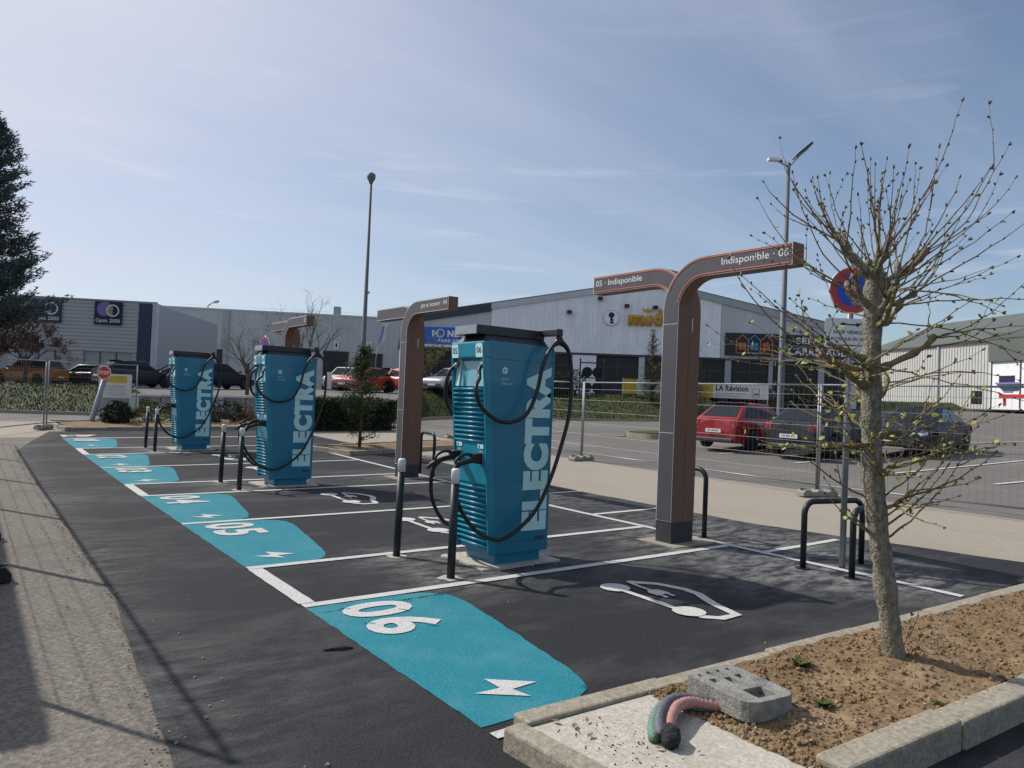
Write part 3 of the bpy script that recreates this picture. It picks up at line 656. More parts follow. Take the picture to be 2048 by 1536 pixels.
for k, (nums, lab) in enumerate(((('05', '06'), 'teal fast charging station marked 05 and 06 with two black cables'), (('03', '04'), 'teal fast charging station marked 03 and 04 between bollards'), (('01', '02'), 'teal fast charging station marked 01 and 02 near the stop sign'))):
    yc = YC3+PERIOD*k+(.12 if k == 2 else 0); charger(lab, yc, nums, 'charging stations between the bays'); pad(yc)

# ------------------------------------------------------------------ bollards
def bollard(x, y, label, tilt=(0, 0)):
    t = thing('bollard', label, 'bollard', (x, y, H(x, y)), 0, 'bollards guarding the charging stations'); t.rotation_euler = (R(tilt[0]), R(tilt[1]), 0)
    b = MB().use('black_steel', True); b.lathe([(.038, -.05), (.038, .865)], n=20); b.build('post', t)
    b = MB().use('white_plastic', True); b.lathe([(.0405, .865), (.0405, .975), (.037, .99), (.026, .998)], n=20); b.build('cap', t)
    b = MB().use('slab'); b.prism([(math.cos(i*.7)*rk.uniform(.07, .14), math.sin(i*.7)*rk.uniform(.07, .14), .004) for i in range(9)], (0, 0, .02)); b.build('mortar_collar', t)
for k, (u, v, nm) in enumerate((('five', 'six', 'charger by the soil bed'), ('three', 'four', 'middle charger'), ('one', 'two', 'charger by the stop sign'))):
    y = PERIOD*k+(.12 if k == 2 else 0)
    bollard(1.47, y+.22, 'white capped black bollard on the bay %s side of the %s' % (v, nm), (0, .4)); bollard(1.46, y+1.24, 'white capped black bollard on the bay %s side of the %s' % (u, nm), (0, 1.0))

# ------------------------------------------------------------------ two-armed bay totems
def totem(label, x, y, right, left, led):
    t = thing('bay_totem', label, 'totem', (x, y, H(x, y)), 0, 'two armed bay totems behind the chargers')
    b = MB().use('dark_base'); b.box(.004, .40, -.118, .118, -.05, .26); b.build('base', t)
    for s_, x0, words in ((-1, 0., right), (1, .205, left)):
        # outline in the (y,z) plane; arm towards s_*y
        def outline(ins, arm_in):
            yo, yi = -s_*(.12-ins), s_*(.12-ins); cyy, czz = s_*.48, 2.80; ro, ri = .60-ins, .36+ins
            P = [(yi, .26+ins)]
            A = [(cyy-s_*ri*math.cos(a), czz+ri*math.sin(a)) for a in [i*math.pi/2/14 for i in range(15)]]
            B = [(cyy-s_*ro*math.cos(a), czz+ro*math.sin(a)) for a in [i*math.pi/2/14 for i in range(15)]]
            end = s_*(1.60-arm_in); return P+A+[(end, czz+ri), (end, czz+ro)]+B[::-1]+[(yo, .26+ins)]
        def solid(P, xa, xb, m, name, par, bev=0):
            q = MB().use(m); n = len(P); h = n//2
            # quad strip between the two long edges
            Q = P if s_ < 0 else P
            i0 = q.pts([(xa, a, c) for a, c in Q]+[(xb, a, c) for a, c in Q])
            for i in range(h-1):
                j = n-1-i; q.face((i0+i, i0+i+1, i0+j-1, i0+j)); q.face((i0+n+j, i0+n+j-1, i0+n+i+1, i0+n+i))
            for i in range(n): j = (i+1) % n; q.face((i0+j, i0+i, i0+n+i, i0+n+j))
            o = q.build(name, par); bm = bmesh.new(); bm.from_mesh(o.data); bmesh.ops.recalc_face_normals(bm, faces=bm.faces); bm.to_mesh(o.data); bm.free(); return o
        arm = solid(outline(0, 0), x0, x0+.20, 'corten', 'arm', t)
        solid(outline(.004, .004), x0-.004, x0-.0002, 'trim_white', 'trim', arm)
        pl = solid(outline(.011 if led else .016, .014), x0-.007, x0-.0042, 'panel_grey', 'face_panel', arm)
        if led:
            # thin coloured light line along both edges of the arm
            for k_ in (0, 1):
                rr_ = (.60-.028) if k_ else (.36+.028); P = [(s_*.48-s_*rr_*math.cos(a), 2.80+rr_*math.sin(a)) for a in [i*math.pi/2/16 for i in range(4 if k_ else 2, 17)]]+[(s_*1.57, 2.80+rr_)]
                q = MB().use('led_orange'); q.tube([(x0-.0075, a, c) for a, c in P], .0065, 4); q.build('light_strip', pl)
        for zs in (1.32, 2.63):
            q = MB().use('trim_white'); q.box(x0-.0085, x0-.0072, -.109, .109, zs, zs+.005); q.build('panel_seam', pl)
        if words:
            w, sx = words; yo = -s_*0
            if s_ < 0: st = -1.56+w
            o_y = (-(1.555-w)) if s_ < 0 else 1.545
            lettering(sx, (w, .105), 'letter_white', pl, (x0-.0085, o_y, 3.235), (0, -1, 0), (0, 0, 1), .0)
    q = MB().use('letter_white'); q.box(.25, .262, -.1215, -.1205, 2.55, 2.72); q.build('slot_light', t)
    return t
totem('grey and rust bay totem reading 05 Indisponible and Indisponible 06', 4.63, .48, (.84, 'Indisponible · 06'), (.86, '05 · Indisponible'), True)
totem('grey and rust bay totem whose right arm ends in 04', 4.66, 7.22, (.92, 'gez et econor · 04'), None, False)
totem('distant grey and rust bay totem rising behind the 03 and 04 charger', 4.65, 13.9, (.1, '02'), None, False)
for y in (.48, 7.22, 13.9):
    b = MB().use('kerb_concrete'); b.prism([(4.50, y-.30, .010), (5.3, y-.30, .010), (5.3, y+.30, .010), (4.50, y+.30, .010)], (0, 0, .03)); o = b.build('totem_footing', asphalt); drape(o, 0)

# ------------------------------------------------------------------ hoops
def hoop(A, B, h, label):
    A, B = Vector((*A, 0)), Vector((*B, 0)); z = H(A.x, A.y); t = thing('steel_hoop', label, 'barrier', (A.x, A.y, z), 0, 'black steel hoops by the signs'); d = B-A; L_ = d.length; d = d/L_; r = .13
    P = [Vector((0, 0, -.03)), Vector((0, 0, h-r))]+[d*(r-r*math.cos(a))+Vector((0, 0, h-r+r*math.sin(a))) for a in [i*math.pi/16 for i in range(1, 9)]]
    P += [d*(L_-r+r*math.sin(a))+Vector((0, 0, h-r+r*math.cos(a))) for a in [i*math.pi/16 for i in range(0, 9)]]+[d*L_+Vector((0, 0, -.03))]
    b = MB().use('black_steel', True); b.tube(P, .031, 14); b.build('tube', t)
    for c in (Vector(), d*L_):
        b = MB().use('black_steel'); b.lathe([(.075, 0.0), (.075, .010)], c, n=18); b.build('base_plate', t)
hoop((4.97, -1.14), (5.80, -1.33), .70, 'black steel hoop behind the no parking sign post')
hoop((5.02, -1.64), flat(1757, 1140), .68, 'black steel hoop just in front of the no parking sign post')
hoop((5.38, .46), (5.38, 1.2), .86, 'black steel hoop behind the totem edged with red lines')
hoop((5.36, 7.05), (5.46, 7.75), .86, 'black steel hoop behind the totem half covered by the big charger')

# ------------------------------------------------------------------ no parking signs
def no_parking(label, x, y, rz, h, plate, zp=2.3, r=.25):
    t = thing('no_parking_sign', label, 'road sign', (x, y, H(x, y)), rz, 'round no parking signs')
    b = MB().use('galv', True); b.lathe([(.032, -.05), (.032, h+.3)], n=14); b.build('post', t)
    def disc(rad, yy, m, name, par=None, th=.004):
        q = MB().use(m); q.prism([(rad*math.cos(2*math.pi*i/40), yy, h+rad*math.sin(2*math.pi*i/40)) for i in range(40)], (0, -th, 0)); return q.build(name, par or t)
    d = disc(r, -.045, 'sign_white', 'disc', th=.02); disc(r*.965, -.0465, 'sign_red', 'red_ring', d, .001); disc(r*.70, -.048, 'sign_blue', 'blue_field', d, .001)
    q = MB().use('sign_red'); a = R(-45); c, s_ = math.cos(a), math.sin(a); w, l = r*.115, r*.76
    q.poly([(-l*c-w*-s_*1, -.0495, h-l*s_-w*c), (l*c+w*s_, -.0495, h+l*s_-w*c), (l*c-w*s_, -.0495, h+l*s_+w*c), (-l*c-w*s_, -.0495, h-l*s_+w*c)]); bar = q.build('diagonal_bar', d)
    if plate:
        P = rounded([(-.28, zp), (.28, zp), (.28, zp+.34), (-.28, zp+.34)], [.04]*4); q = MB().use('sign_white'); q.prism([(p.x, -.045, p.y) for p in P], (0, -.02, 0)); pl = q.build('text_plate', t)
        for i, (s_, w_) in enumerate((('SAUF VÉHICULE', .38), ('ÉLECTRIQUE EN CHARGE', .52))): lettering(s_, (w_, .045), 'letter_black', pl, (-w_/2, -.0475, zp+.175-.075*i), (1, 0, 0), (0, 0, 1), .015)
        q = MB().use('letter_black'); q.stroke([(-.1, .29), (-.04, .275), (.05, .275), (.12, .29)], .014, 0); q.disc((-.1, .275), .02, .001); q.disc((.06, .275), .02, .001); q.stroke([(-.25, .055), (.25, .055)], .01, 0); q.stroke([(-.22, .075), (-.26, .055), (-.22, .035)], .01, .001); q.stroke([(.22, .075), (.26, .055), (.22, .035)], .01, .001)
        s2 = q.build('symbol', pl, mw=frame((0, -.0478, zp), (1, 0, 0), (0, 0, 1)))
        for f_ in s2.data.polygons:
            if f_.normal.z < 0: f_.flip()
    return t
no_parking('round red and blue no parking sign above a white text plate', 5.37, -1.35, R(-37), 2.95, True, 2.31, .25)
no_parking('small distant round no parking sign seen behind the 03 and 04 charger', 5.4, 17.6, R(-74), 2.83, False)

# ------------------------------------------------------------------ temporary fence panels
def wires(Lp, h):
    b = MB().use('galv')
    def rod(a, c, r):
        a, c = Vector(a), Vector(c); t_ = (c-a).normalized(); n_ = t_.orthogonal().normalized()*r; m_ = t_.cross(n_).normalized()*r
        b.hexa([a-n_-m_, a+n_-m_, a+n_+m_, a-n_+m_], [c-n_-m_, c+n_-m_, c+n_+m_, c-n_+m_])
    n_ = int(Lp/.11)
    for i in range(1, n_): rod((Lp*i/n_, 0, .16), (Lp*i/n_, 0, h-.02), .0013)
    for z in (.35, .62, .92, 1.22, 1.52, 1.8): rod((.03, 0, z), (Lp-.03, 0, z), .0024)
    return b.mesh('wire_mesh')
_w = {}
def fence_panel(A, B, label, group, h=2.0):
    A, B = Vector(A), Vector(B); d = B-A; Lp = math.hypot(d.x, d.y); t = thing('site_fence', label, 'fence', A, math.atan2(d.y, d.x), group)
    sl_ = d.z
    key = round(Lp, 2)
    if key not in _w: _w[key] = wires(Lp, h)
    sh = Matrix(((1, 0, 0, 0), (0, 1, 0, 0), (sl_/Lp, 0, 1, 0), (0, 0, 0, 1)))
    for x in (.022, Lp-.022):
        b = MB().use('galv', True); b.tube([(x, 0, .05+sl_*x/Lp), (x, 0, h+sl_*x/Lp)], .021, 10); b.build('upright', t)
    for z in (.14, h-.02):
        b = MB().use('galv', True); b.tube([(.02, 0, z+sl_*.02/Lp), (Lp-.02, 0, z+sl_)], .0165, 8); b.build('rail', t)
    me = _w[key].copy(); me.transform(sh); link('wire_mesh', me, t)
    return t
def clamp(P, parentname, rz):
    pass
FOOT = None
def fence_foot(x, y, rz, label, group, dark=False):
    z = H(x, y); m = 'black_rubber' if dark else 'concrete_block'; t = thing('ballast_block', label, 'fence foot', (x, y, z), rz, group)
    b = MB().use(m)
    top = [(-.36, 0), (.36, 0), (.36, .06), (.31, .12), (.20, .12), (.185, .085), (.07, .085), (.055, .12), (-.055, .12), (-.07, .085), (-.185, .085), (-.20, .12), (-.31, .12), (-.36, .06)]
    b.prism([(a, -.115, c) for a, c in top], (0, -.23, 0)); o = b.build('block', t, bevel=.008)
    for s_ in (-1, 1):
        b = MB().use('tyre'); b.box(s_*.30-.04, s_*.30+.04, -.05, .05, .1205, .132); b.build('grip_pad', t)
    return t
FX = [(11.75, 17.0), (11.35, 13.9), (10.95, 10.9), (10.85, 8.75), (10.75, 5.3), (10.45, 1.92), (10.75, -1.52), (11.0, -4.95)]
FX = [(11.3, 15.6), (11.05, 12.15), (10.85, 8.72), (10.7, 5.3), (10.45, 1.9), (10.75, -1.53), (11.0, -4.95)]
names = ['seen between the shrub and the 04 totem', 'in front of the grass below the tyre rack', 'behind the 05 and 06 charger', 'in front of the red hatchback', 'in front of the dark sedan', 'reaching the edge beyond the young tree']
for i in range(len(FX)-1):
    a, c = FX[i], FX[i+1]; fence_panel((*a, H(*a)+.06), (*c, H(*c)+.06), 'galvanised wire fence panel '+names[i], 'fence panels behind the bays')
fl = ['left of the 04 totem hoop', 'behind the 04 totem', 'right of the charger beside the grass', 'hidden partly behind the 06 totem', 'under the paired posts before the grey hatchback', 'at the far right end of the wire fence']
for i, (x, y) in enumerate(FX[:-1]):
    fence_foot(x, y, R(rk.uniform(-8, 8)) if i != 4 else R(-24), 'pale concrete fence foot '+fl[i], 'concrete feet of the back fence')
a0, a1, a2 = (-2.05, 17.2), (-.17, 20.3), (2.73, 22.9)
fence_panel((*a0, H(*a0)+.05), (*a1, H(*a1)+.05), 'leaning wire fence panel in front of the orange car', 'wire fence panels beside the gravel')
fence_panel((a1[0]+.05, a1[1]+.07, H(*a1)+.05), (*a2, H(*a2)+.05), 'wire fence panel standing across the stop sign', 'wire fence panels beside the gravel')
fence_foot(*a1, R(60), 'concrete foot of the fence where two panels meet before the orange car', 'feet of the gravel fence', False)
for k in range(5):
    ya, yb = 17.1-3.45*k, 17.1-3.45*(k+1)
    fence_panel((-2.2, ya, H(-2.2, ya)+.05), (-2.2, yb, H(-2.2, yb)+.05), 'wire fence panel in the straight row along the gravel strip', 'wire fence panels beside the gravel')
for i, y in enumerate((16.3, 12.9, 10.4, 8.9, 7.2, 5.6, 3.75, 1.85)):
    fence_foot(-2.13+(.0 if i else .35), y, R(rk.uniform(-6, 6)), 'dark block foot in the row along the gravel strip', 'feet of the gravel fence', True)

# ------------------------------------------------------------------ loose block, conduits and small weeds on the bed
t = thing('loose_ballast_block', 'worn grey fence block with holes lying on the bed kerb', 'fence foot', (1.13, -3.08, .105), R(-8))
Pt = rounded([(-.17, -.25), (.17, -.25), (.17, .20), (-.17, .20)], [.10, .08, .05, .05], 4)
b = MB().use('rubber_block'); b.prism([(p.x, p.y, .130) for p in Pt], (0, 0, .100)); o = b.build('block', t)
bm = bmesh.new()
def cut(o, boxes):
    """sink pockets into the block with boolean cutters"""
    q = MB().use('rubber_block')
    for bx_ in boxes: q.box(*bx_)
    c = q.build('cutter', o.parent); md = o.modifiers.new('pockets', 'BOOLEAN'); md.object = c; md.operation = 'DIFFERENCE'; md.solver = 'EXACT'
    dg = bpy.context.evaluated_depsgraph_get(); me = bpy.data.meshes.new_from_object(o.evaluated_get(dg)); o.modifiers.clear(); o.data = me; bpy.data.objects.remove(c)
cut(o, [(-.12, -.075, .03, .075, .08, .2), (-.03, .02, -.02, .06, .07, .2), (.055, .10, .02, .07, .08, .2), (-.06, .07, -.21, -.10, .09, .2), (-.13, -.105, .12, .15, .11, .2), (-.06, -.035, .13, .16, .11, .2), (.01, .035, .13, .16, .11, .2), (.08, .105, .13, .16, .11, .2), (-.05, .2, -.19, -.07, -.01, .075)])
bv = o.modifiers.new('bevel', 'BEVEL'); bv.width = .006; bv.segments = 2; bv.limit_method = 'ANGLE'; bv.angle_limit = R(40)
for s_ in ((-.14, .14), (.13, .14), (-.1, -.15)):
    b = MB().use('rubber_block'); b.box(s_[0]-.03, s_[0]+.03, s_[1]-.03, s_[1]+.03, 0, .032); b.build('foot_stud', t)
def gz2(px, py, z): d = ray(px, py); return CAM+d*((z-CAM.z)/d.z)
for nm, m, col, off, lab in (('conduit', 'hose_red', 'red', (.0, 0, 0), 'ribbed red and white conduit bent down onto the slab'), ('conduit', 'hose_black', 'black', (-.030, .035, .012), 'ribbed black conduit between the red and green ones'), ('conduit', 'hose_green', 'green', (-.050, .055, -.012), 'ribbed green conduit lying beside the black one')):
    P = smooth_path([gz2(*q)+Vector(off) for q in ((1480, 1418, .135), (1425, 1410, .15), (1385, 1404, .165), (1356, 1412, .175), (1343, 1432, .17), (1339, 1455, .15), (1342, 1476, .138))], 14)
    rad = [.027+.002*math.sin(i*2.1) for i in range(len(P))]
    b = MB().use(m, True); b.tube(P, rad, 12); o = b.build(nm); tag(o, lab, 'conduit', 'conduits under the loose block')
b = MB().use('cloth_black', True); e = gz2(1344, 1478, .13)
b.tube([e+Vector((.03, .05, .01)), e+Vector((0, .01, .015)), e+Vector((-.03, -.02, .005)), e+Vector((-.045, -.04, -.005))], [.04, .046, .042, .026], 11)
for v in range(len(b.v)): b.v[v] = tuple(Vector(b.v[v])+Vector((rk.uniform(-.008, .008), rk.uniform(-.008, .008), rk.uniform(-.004, .008))))
tag(b.build('tape_wrap'), 'crumpled black tape wrapped round the open conduit ends', 'tape')
def weed(x, y, r, label):
    t = thing('weed', label, 'plant', (x, y, soil_h(x, y)), 0, 'small weeds in the bare soil'); b = MB().use('leaf_green')
    for i in range(34):
        a = rk.uniform(0, 6.28); l = r*rk.uniform(.5, 1.1); c = Vector((math.cos(a), math.sin(a), rk.uniform(.15, .8))).normalized(); s_ = Vector((-math.sin(a), math.cos(a), 0))*l*.16
        b.poly([Vector((0, 0, 0)), c*l*.5+s_, c*l+Vector((0, 0, -.3*l*.3)), c*l*.5-s_])
    b.build('leaves', t)
for px, py, r, s_ in ((1600, 1330, .09, 'beside the loose fence block'), (1645, 1408, .07, 'in the middle of the bare soil'), (1885, 1410, .06, 'near the front kerb of the bed')):
    p = gz2(px, py, .13); weed(p.x, p.y, r, 'small green weed '+s_)

# ================================================================== buildings
class Facade:
    """local frame on a wall: x along it, y out of it towards the viewer is -y, z up"""
    def __init__(s, A, B, z0):
        s.A = Vector((A.x, A.y, z0)); d = Vector((B.x-A.x, B.y-A.y, 0)); s.L = d.length; s.d = d/s.L; s.n = Vector((s.d.y, -s.d.x, 0)); s.rz = math.atan2(s.d.y, s.d.x)
    def at(s, px, py, out=0):
        r = ray(px, py); P0 = s.A+s.n*out; k = (P0-CAM).dot(s.n)/r.dot(s.n); P = CAM+r*k; return (P-s.A).dot(s.d), P.z-s.A.z
def ribbed(x0, x1, zf0, zf1, y, m, pitch=.3, depth=.03, horiz=False):
    """profiled sheet between x0..x1 and heights zf0(x)..zf1(x); face towards -y"""
    b = MB().use(m)
    if not horiz:
        n = max(2, int((x1-x0)/pitch)); cols = []
        for i in range(n):
            xa = x0+(x1-x0)*i/n; w = (x1-x0)/n
            for f, dy in ((0, 0), (.55, 0), (.65, depth), (.90, depth)): cols.append((xa+w*f, y-dy if dy else y))
        cols.append((x1, y))
        i0 = b.pts([(x, yy, zf0(x)) for x, yy in cols]+[(x, yy, zf1(x)) for x, yy in cols]); k = len(cols)
        for i in range(k-1): b.face((i0+i, i0+i+1, i0+k+i+1, i0+k+i))
    else:
        z0, z1 = zf0(x0), zf1(x0); n = max(2, int((z1-z0)/pitch)); rows = []
        for i in range(n):
            za = z0+(z1-z0)*i/n; w = (z1-z0)/n
            for f, dy in ((0, 0), (.12, depth), (.78, depth), (.95, 0)): rows.append((za+w*f, y-dy))
        rows.append((z1, y)); i0 = b.pts([(x0, yy, z) for z, yy in rows]+[(x1, yy, z) for z, yy in rows]); k = len(rows)
        for i in range(k-1): b.face((i0+i, i0+k+i, i0+k+i+1, i0+i+1))
    return b
def bxp(name, par, m, x0, x1, y0, y1, z0, z1, bevel=0):
    b = MB().use(m); b.box(x0, x1, y0, y1, z0, z1); return b.build(name, par, bevel=bevel)
def signboard(par, x0, x1, z0, z1, y, m, name='signboard', th=.08): return bxp(name, par, m, x0, x1, y, y+th, z0, z1)
XZ = ((1, 0, 0), (0, 0, 1))

# ---- optician's shop, grey horizontal cladding
A = SD(-47.5, 55.9); B = SD(-28.6, 58.0); fo = Facade(A, B, HP(-35)-.1)
t = thing('optician_shop', 'grey slatted shop building with two navy Optic signs', 'building', fo.A, fo.rz)
ht = fo.at(180, 600)[1]
bxp('core_wall', t, 'side_grey', .05, fo.L-.02, .25, 17, 0, ht-.05)
xs = fo.at(275, 650)[0]
zc = fo.at(200, 703)[1]
ribbed(0, xs, lambda x: zc, lambda x: ht, .18, 'clad_grey', .285, .05, True).build('slat_cladding', t)
bxp('parapet', t, 'side_grey', 0, fo.L, .1, .3, ht, ht+.12)
bxp('navy_panel', t, 'clad_blue', xs+.02, fo.at(301, 650)[0], .10, .24, 0, ht-.02)
bxp('corner_trim', t, 'clad_mid', fo.at(303, 650)[0], fo.L+.02, .08, .245, 0, ht-.01)
x1 = fo.at(140, 715)[0]; x2 = fo.at(165, 715)[0]; x3 = fo.at(262, 715)[0]; x0 = fo.at(40, 715)[0]; xm = fo.at(12, 715)[0]
for a, c in ((0, xm), (x0, x1), (x2, x3)):
    sh = bxp('shop_window', t, 'glass_dark', a, c, .26, .30, .1, zc-.02)
    for i in range(1, 3): bxp('mullion', sh, 'fascia_dark', a+(c-a)*i/3-.03, a+(c-a)*i/3+.03, .2, .259, .1, zc-.02)
for a, c in ((xm, x0), (x1, x2), (x3, xs)): ribbed(a+.02, c-.02, lambda x: 0, lambda x: zc-.02, .19, 'clad_grey', .285, .05, True).build('pier_cladding', t)
for pxa, pxb, pya, pyb in ((66, 121, 597, 646), (190, 243, 602, 651)):
    a, z1 = fo.at(pxa, pya); c, z0 = fo.at(pxb, pyb); s_ = signboard(t, a, c, z0, z1, .0, 'sign_navy', 'sign'); w = c-a
    for (u, v, r, m, n_, k) in ((.36, .68, .27, 'sign_mauve', 'mauve_disc', .002), (.66, .62, .235, 'sign_white', 'white_ring', .006), (.66, .62, .185, 'sign_tan', 'tan_disc', .010)):
        q = MB().use(m); q.prism([(a+w*(u+r*math.cos(i*math.pi/16)), -k-.02, z0+(z1-z0)*v+w*r*math.sin(i*math.pi/16)) for i in range(32)], (0, -.02, 0)); q.build(n_, s_)
    q = MB().use('sign_navy'); r = .185; q.poly([(a+w*(.66+r*math.cos(i*math.pi/16)), -.034, z0+(z1-z0)*.62+w*r*math.sin(i*math.pi/16)) for i in range(-8, 9)]); q.build('dark_half', s_)
    lettering('Optic 2000', (w*.88, w*.18), 'letter_white', s_, (a+w*.06, -.03, z0+w*.05), *XZ, .012)
# its flank falls away along the slope of the roof
e = SD(-31.3, 76.0); f2 = Facade(B, e, fo.A.z)
b = MB().use('clad_mid'); za = f2.at(320, 609)[1]; zb = f2.at(430, 651)[1]
Bl = Vector((fo.L, .2, 0)); El = Vector(((e-fo.A).dot(fo.d), -(e-fo.A).dot(fo.n), 0))
b.prism([Bl, El, El+Vector((0, 0, zb)), Bl+Vector((0, 0, za))], (.3, 0, 0)); b.build('flank_wall', t)

# ---- long pale warehouse behind
A = SD(-52, 84); B = SD(-8.5, 88.5); fg = Facade(A, B, HP(-25)-.2)
t = thing('warehouse', 'long pale green grey warehouse with loading doors', 'building', fg.A, fg.rz)
hw = fg.at(560, 626)[1]
bxp('core_wall', t, 'side_grey', .05, fg.L-.05, .3, 30, 0, hw-.1)
ribbed(0, fg.L, lambda x: 2.6, lambda x: hw, .25, 'clad_greengrey', .6, .04).build('ribbed_cladding', t)
bxp('lower_wall', t, 'clad_cream', 0, fg.L, .24, .29, 0, 2.6)
bxp('coping', t, 'clad_mid', 0, fg.L, .15, .4, hw, hw+.18)
x = fg.at(452, 660)[0]; bxp('downpipe', t, 'side_grey', x-.25, x+.25, .02, .24, 0, hw)
for pa, pb, ptop in ((647, 697, 703), (728, 765, 708), (432, 447, 700)):
    a, z1 = fg.at(pa, ptop); c = fg.at(pb, ptop)[0]; d_ = bxp('loading_door', t, 'dark_interior', a, c, .12, .23, .1, z1); bxp('door_frame', d_, 'fascia_dark', a-.1, c+.1, .10, .119, z1, z1+.12)
for i, (px, s_) in enumerate(((672, '1'), (738, '2'))):
    a, z = fg.at(px, 698); bxp('bay_plate', t, 'sign_white', a-.3, a+.3, .08, .11, z, z+.9); lettering(s_, (.22, .5), 'letter_black', t, (a-.1, .075, z+.2), *XZ, .03)
for i in range(26):
    x = fg.L*(i+.5)/26; pass
bxp('roof_rail', t, 'clad_mid', 12, fg.L, 1.5, 1.52, hw+.60, hw+.615)
x, z = fg.at(672, 632); bxp('roof_vent', t, 'side_grey', x-.4, x+.4, .6, 1.4, hw, hw+1.2)
t2 = thing('street_lamp', 'small curved lamp above the pale warehouse roof', 'street lamp', (fg.A+fg.d*fg.at(398, 640)[0]-fg.n*3), fg.rz)
b = MB().use('galv_dull', True); zt = fg.at(404, 603)[1]*1.035; b.tube(smooth_path([(0, 0, 0), (0, 0, zt-1.4), (.2, 0, zt-.4), (.75, 0, zt)], 5), .08, 6); b.build('pole', t2); b = MB().use('side_grey', True); b.ell((.95, 0, zt+.03), (.2, .42), (1, 0, .2), 8, 5); b.build('lamp_head', t2)

# ---- car service building with low gable
A = SD(-7.65, 51.1); B = SD(23.4, 48.7); fm = Facade(A, B, 1.95)
t = thing('garage_building', 'wide white gabled car repair building with gold letters', 'building', fm.A, fm.rz)
xr, zr = fm.at(1307, 561); zl = fm.at(808, 632)[1]; zrr = fm.at(1718, 665)[1]; zb = fm.at(1300, 710)[1]
def roofz(x): return zl+(zr-zl)*x/xr if x < xr else zr+(zrr-zr)*(x-xr)/(fm.L-xr)
xa = fm.at(981, 650)[0]; xb = fm.at(1444, 650)[0]
b = MB().use('dark_interior'); b.prism([(0, .6, 0), (fm.L, .6, 0), (fm.L, .6, zrr-.1), (xr, .6, zr-.1), (0, .6, zl-.1)], (0, -28, 0)); core = b.build('core_wall', t)
for x0, x1, m, n_ in ((0, xa, 'clad_mid', 'grey_cladding'), (xa, xb, 'clad_white', 'white_cladding'), (xb, fm.L, 'clad_mid', 'grey_cladding')):
    if x0 < xr < x1:
        ribbed(x0+.01, xr, lambda x: zb, roofz, .25, m, .30, .03).build(n_, t); ribbed(xr, x1-.01, lambda x: zb, roofz, .25, m, .30, .03).build(n_, t)
    else: ribbed(x0+.01, x1-.01, lambda x: zb, roofz, .25, m, .30, .03).build(n_, t)
def verge(x0, x1, m, h=.42):
    b = MB().use(m); b.hexa([(x0, .12, roofz(x0)-h), (x1, .12, roofz(x1)-h), (x1, .5, roofz(x1)-h), (x0, .5, roofz(x0)-h)], [(x0, .12, roofz(x0)+.05), (x1, .12, roofz(x1)+.05), (x1, .5, roofz(x1)+.05), (x0, .5, roofz(x0)+.05)]); b.build('verge_trim', t)
verge(0, xa-.01, 'fascia_dark', .5); verge(xa, xr, 'clad_mid', .34); verge(xr+.003, fm.L, 'side_grey', .4)
b = MB().use('roof_green'); b.hexa([(-.2, .3, zl+.06), (xr, .3, zr+.06), (xr, 29, zr+.06), (-.2, 29, zl+.06)], [(-.2, .3, zl+.14), (xr, .3, zr+.14), (xr, 29, zr+.14), (-.2, 29, zl+.14)]); b.hexa([(xr+.002, .3, zr+.06), (fm.L+.2, .3, zrr+.06), (fm.L+.2, 29, zrr+.06), (xr+.002, 29, zr+.06)], [(xr+.002, .3, zr+.14), (fm.L+.2, .3, zrr+.14), (fm.L+.2, 29, zrr+.14), (xr+.002, 29, zr+.14)]); b.build('roof', t)
bxp('soffit', t, 'fascia_dark', 0, fm.L, .26, 1.2, zb-.14, zb-.002)
# piers between the dark openings
for pa, pb, m in ((806, 835, 'clad_mid'), (905, 922, 'clad_mid'), (1144, 1192, 'clad_white'), (1278, 1290, 'clad_mid'), (1385, 1392, 'fascia_dark'), (1452, 1464, 'side_grey'), (1540, 1548, 'side_grey'), (1640, 1652, 'side_grey'), (1700, 1718, 'clad_mid')):
    a = fm.at(pa, 740)[0]; c = fm.at(pb, 740)[0]; bxp('pier', t, m, a, c, .3, .62, 0, zb-.145)
for pa, pb in ((836, 904), (923, 1143), (1193, 1277), (1291, 1384), (1393, 1451), (1465, 1539), (1549, 1639), (1653, 1699)):
    a = fm.at(pa, 740)[0]; c = fm.at(pb, 740)[0]; g = bxp('opening', t, 'glass_dark' if pa > 1290 or pa < 1000 else 'dark_interior', a+.01, c-.01, .50, .56, .02, zb-.15)
    n = max(2, int((c-a)/1.6))
    for i in range(1, n): bxp('mullion', g, 'fascia_dark', a+(c-a)*i/n-.04, a+(c-a)*i/n+.04, .44, .499, .02, zb-.15)
    bxp('transom', g, 'fascia_dark', a+.05, c-.05, .435, .4385, zb-.95, zb-.87)
# gold letters, round key badge, spot lamps
a, z0 = fm.at(1256, 650); c = fm.at(1345, 650)[0]; z1 = fm.at(1300, 617)[1]
for i, (ch, u, w_, hh) in enumerate((('m', 0, .34, .62), ('i', .37, .10, .62), ('d', .50, .17, .98), ('a', .70, .17, .62), ('s', .90, .14, .62))):
    o = lettering('ı' if ch == 'i' else ch, ((c-a)*w_*1.15, (z1-z0)*hh), 'gold', t, (a+(c-a)*1.15*u, .17, z0), *XZ, .06, 'letter', .12)
x_, z_ = fm.at(1296, 620)
q = MB().use('gold'); q.prism([(x_-.25, .05, z_-.12), (x_+.25, .05, z_-.12), (x_+.33, .05, z_+.12), (x_+.12, .05, z_-.02), (x_, .05, z_+.14), (x_-.12, .05, z_-.02), (x_-.33, .05, z_+.12)], (0, -.12, 0)); q.build('crown_mark', t)
x_, z_ = fm.at(1223, 635); r = fm.at(1239, 635)[0]-x_
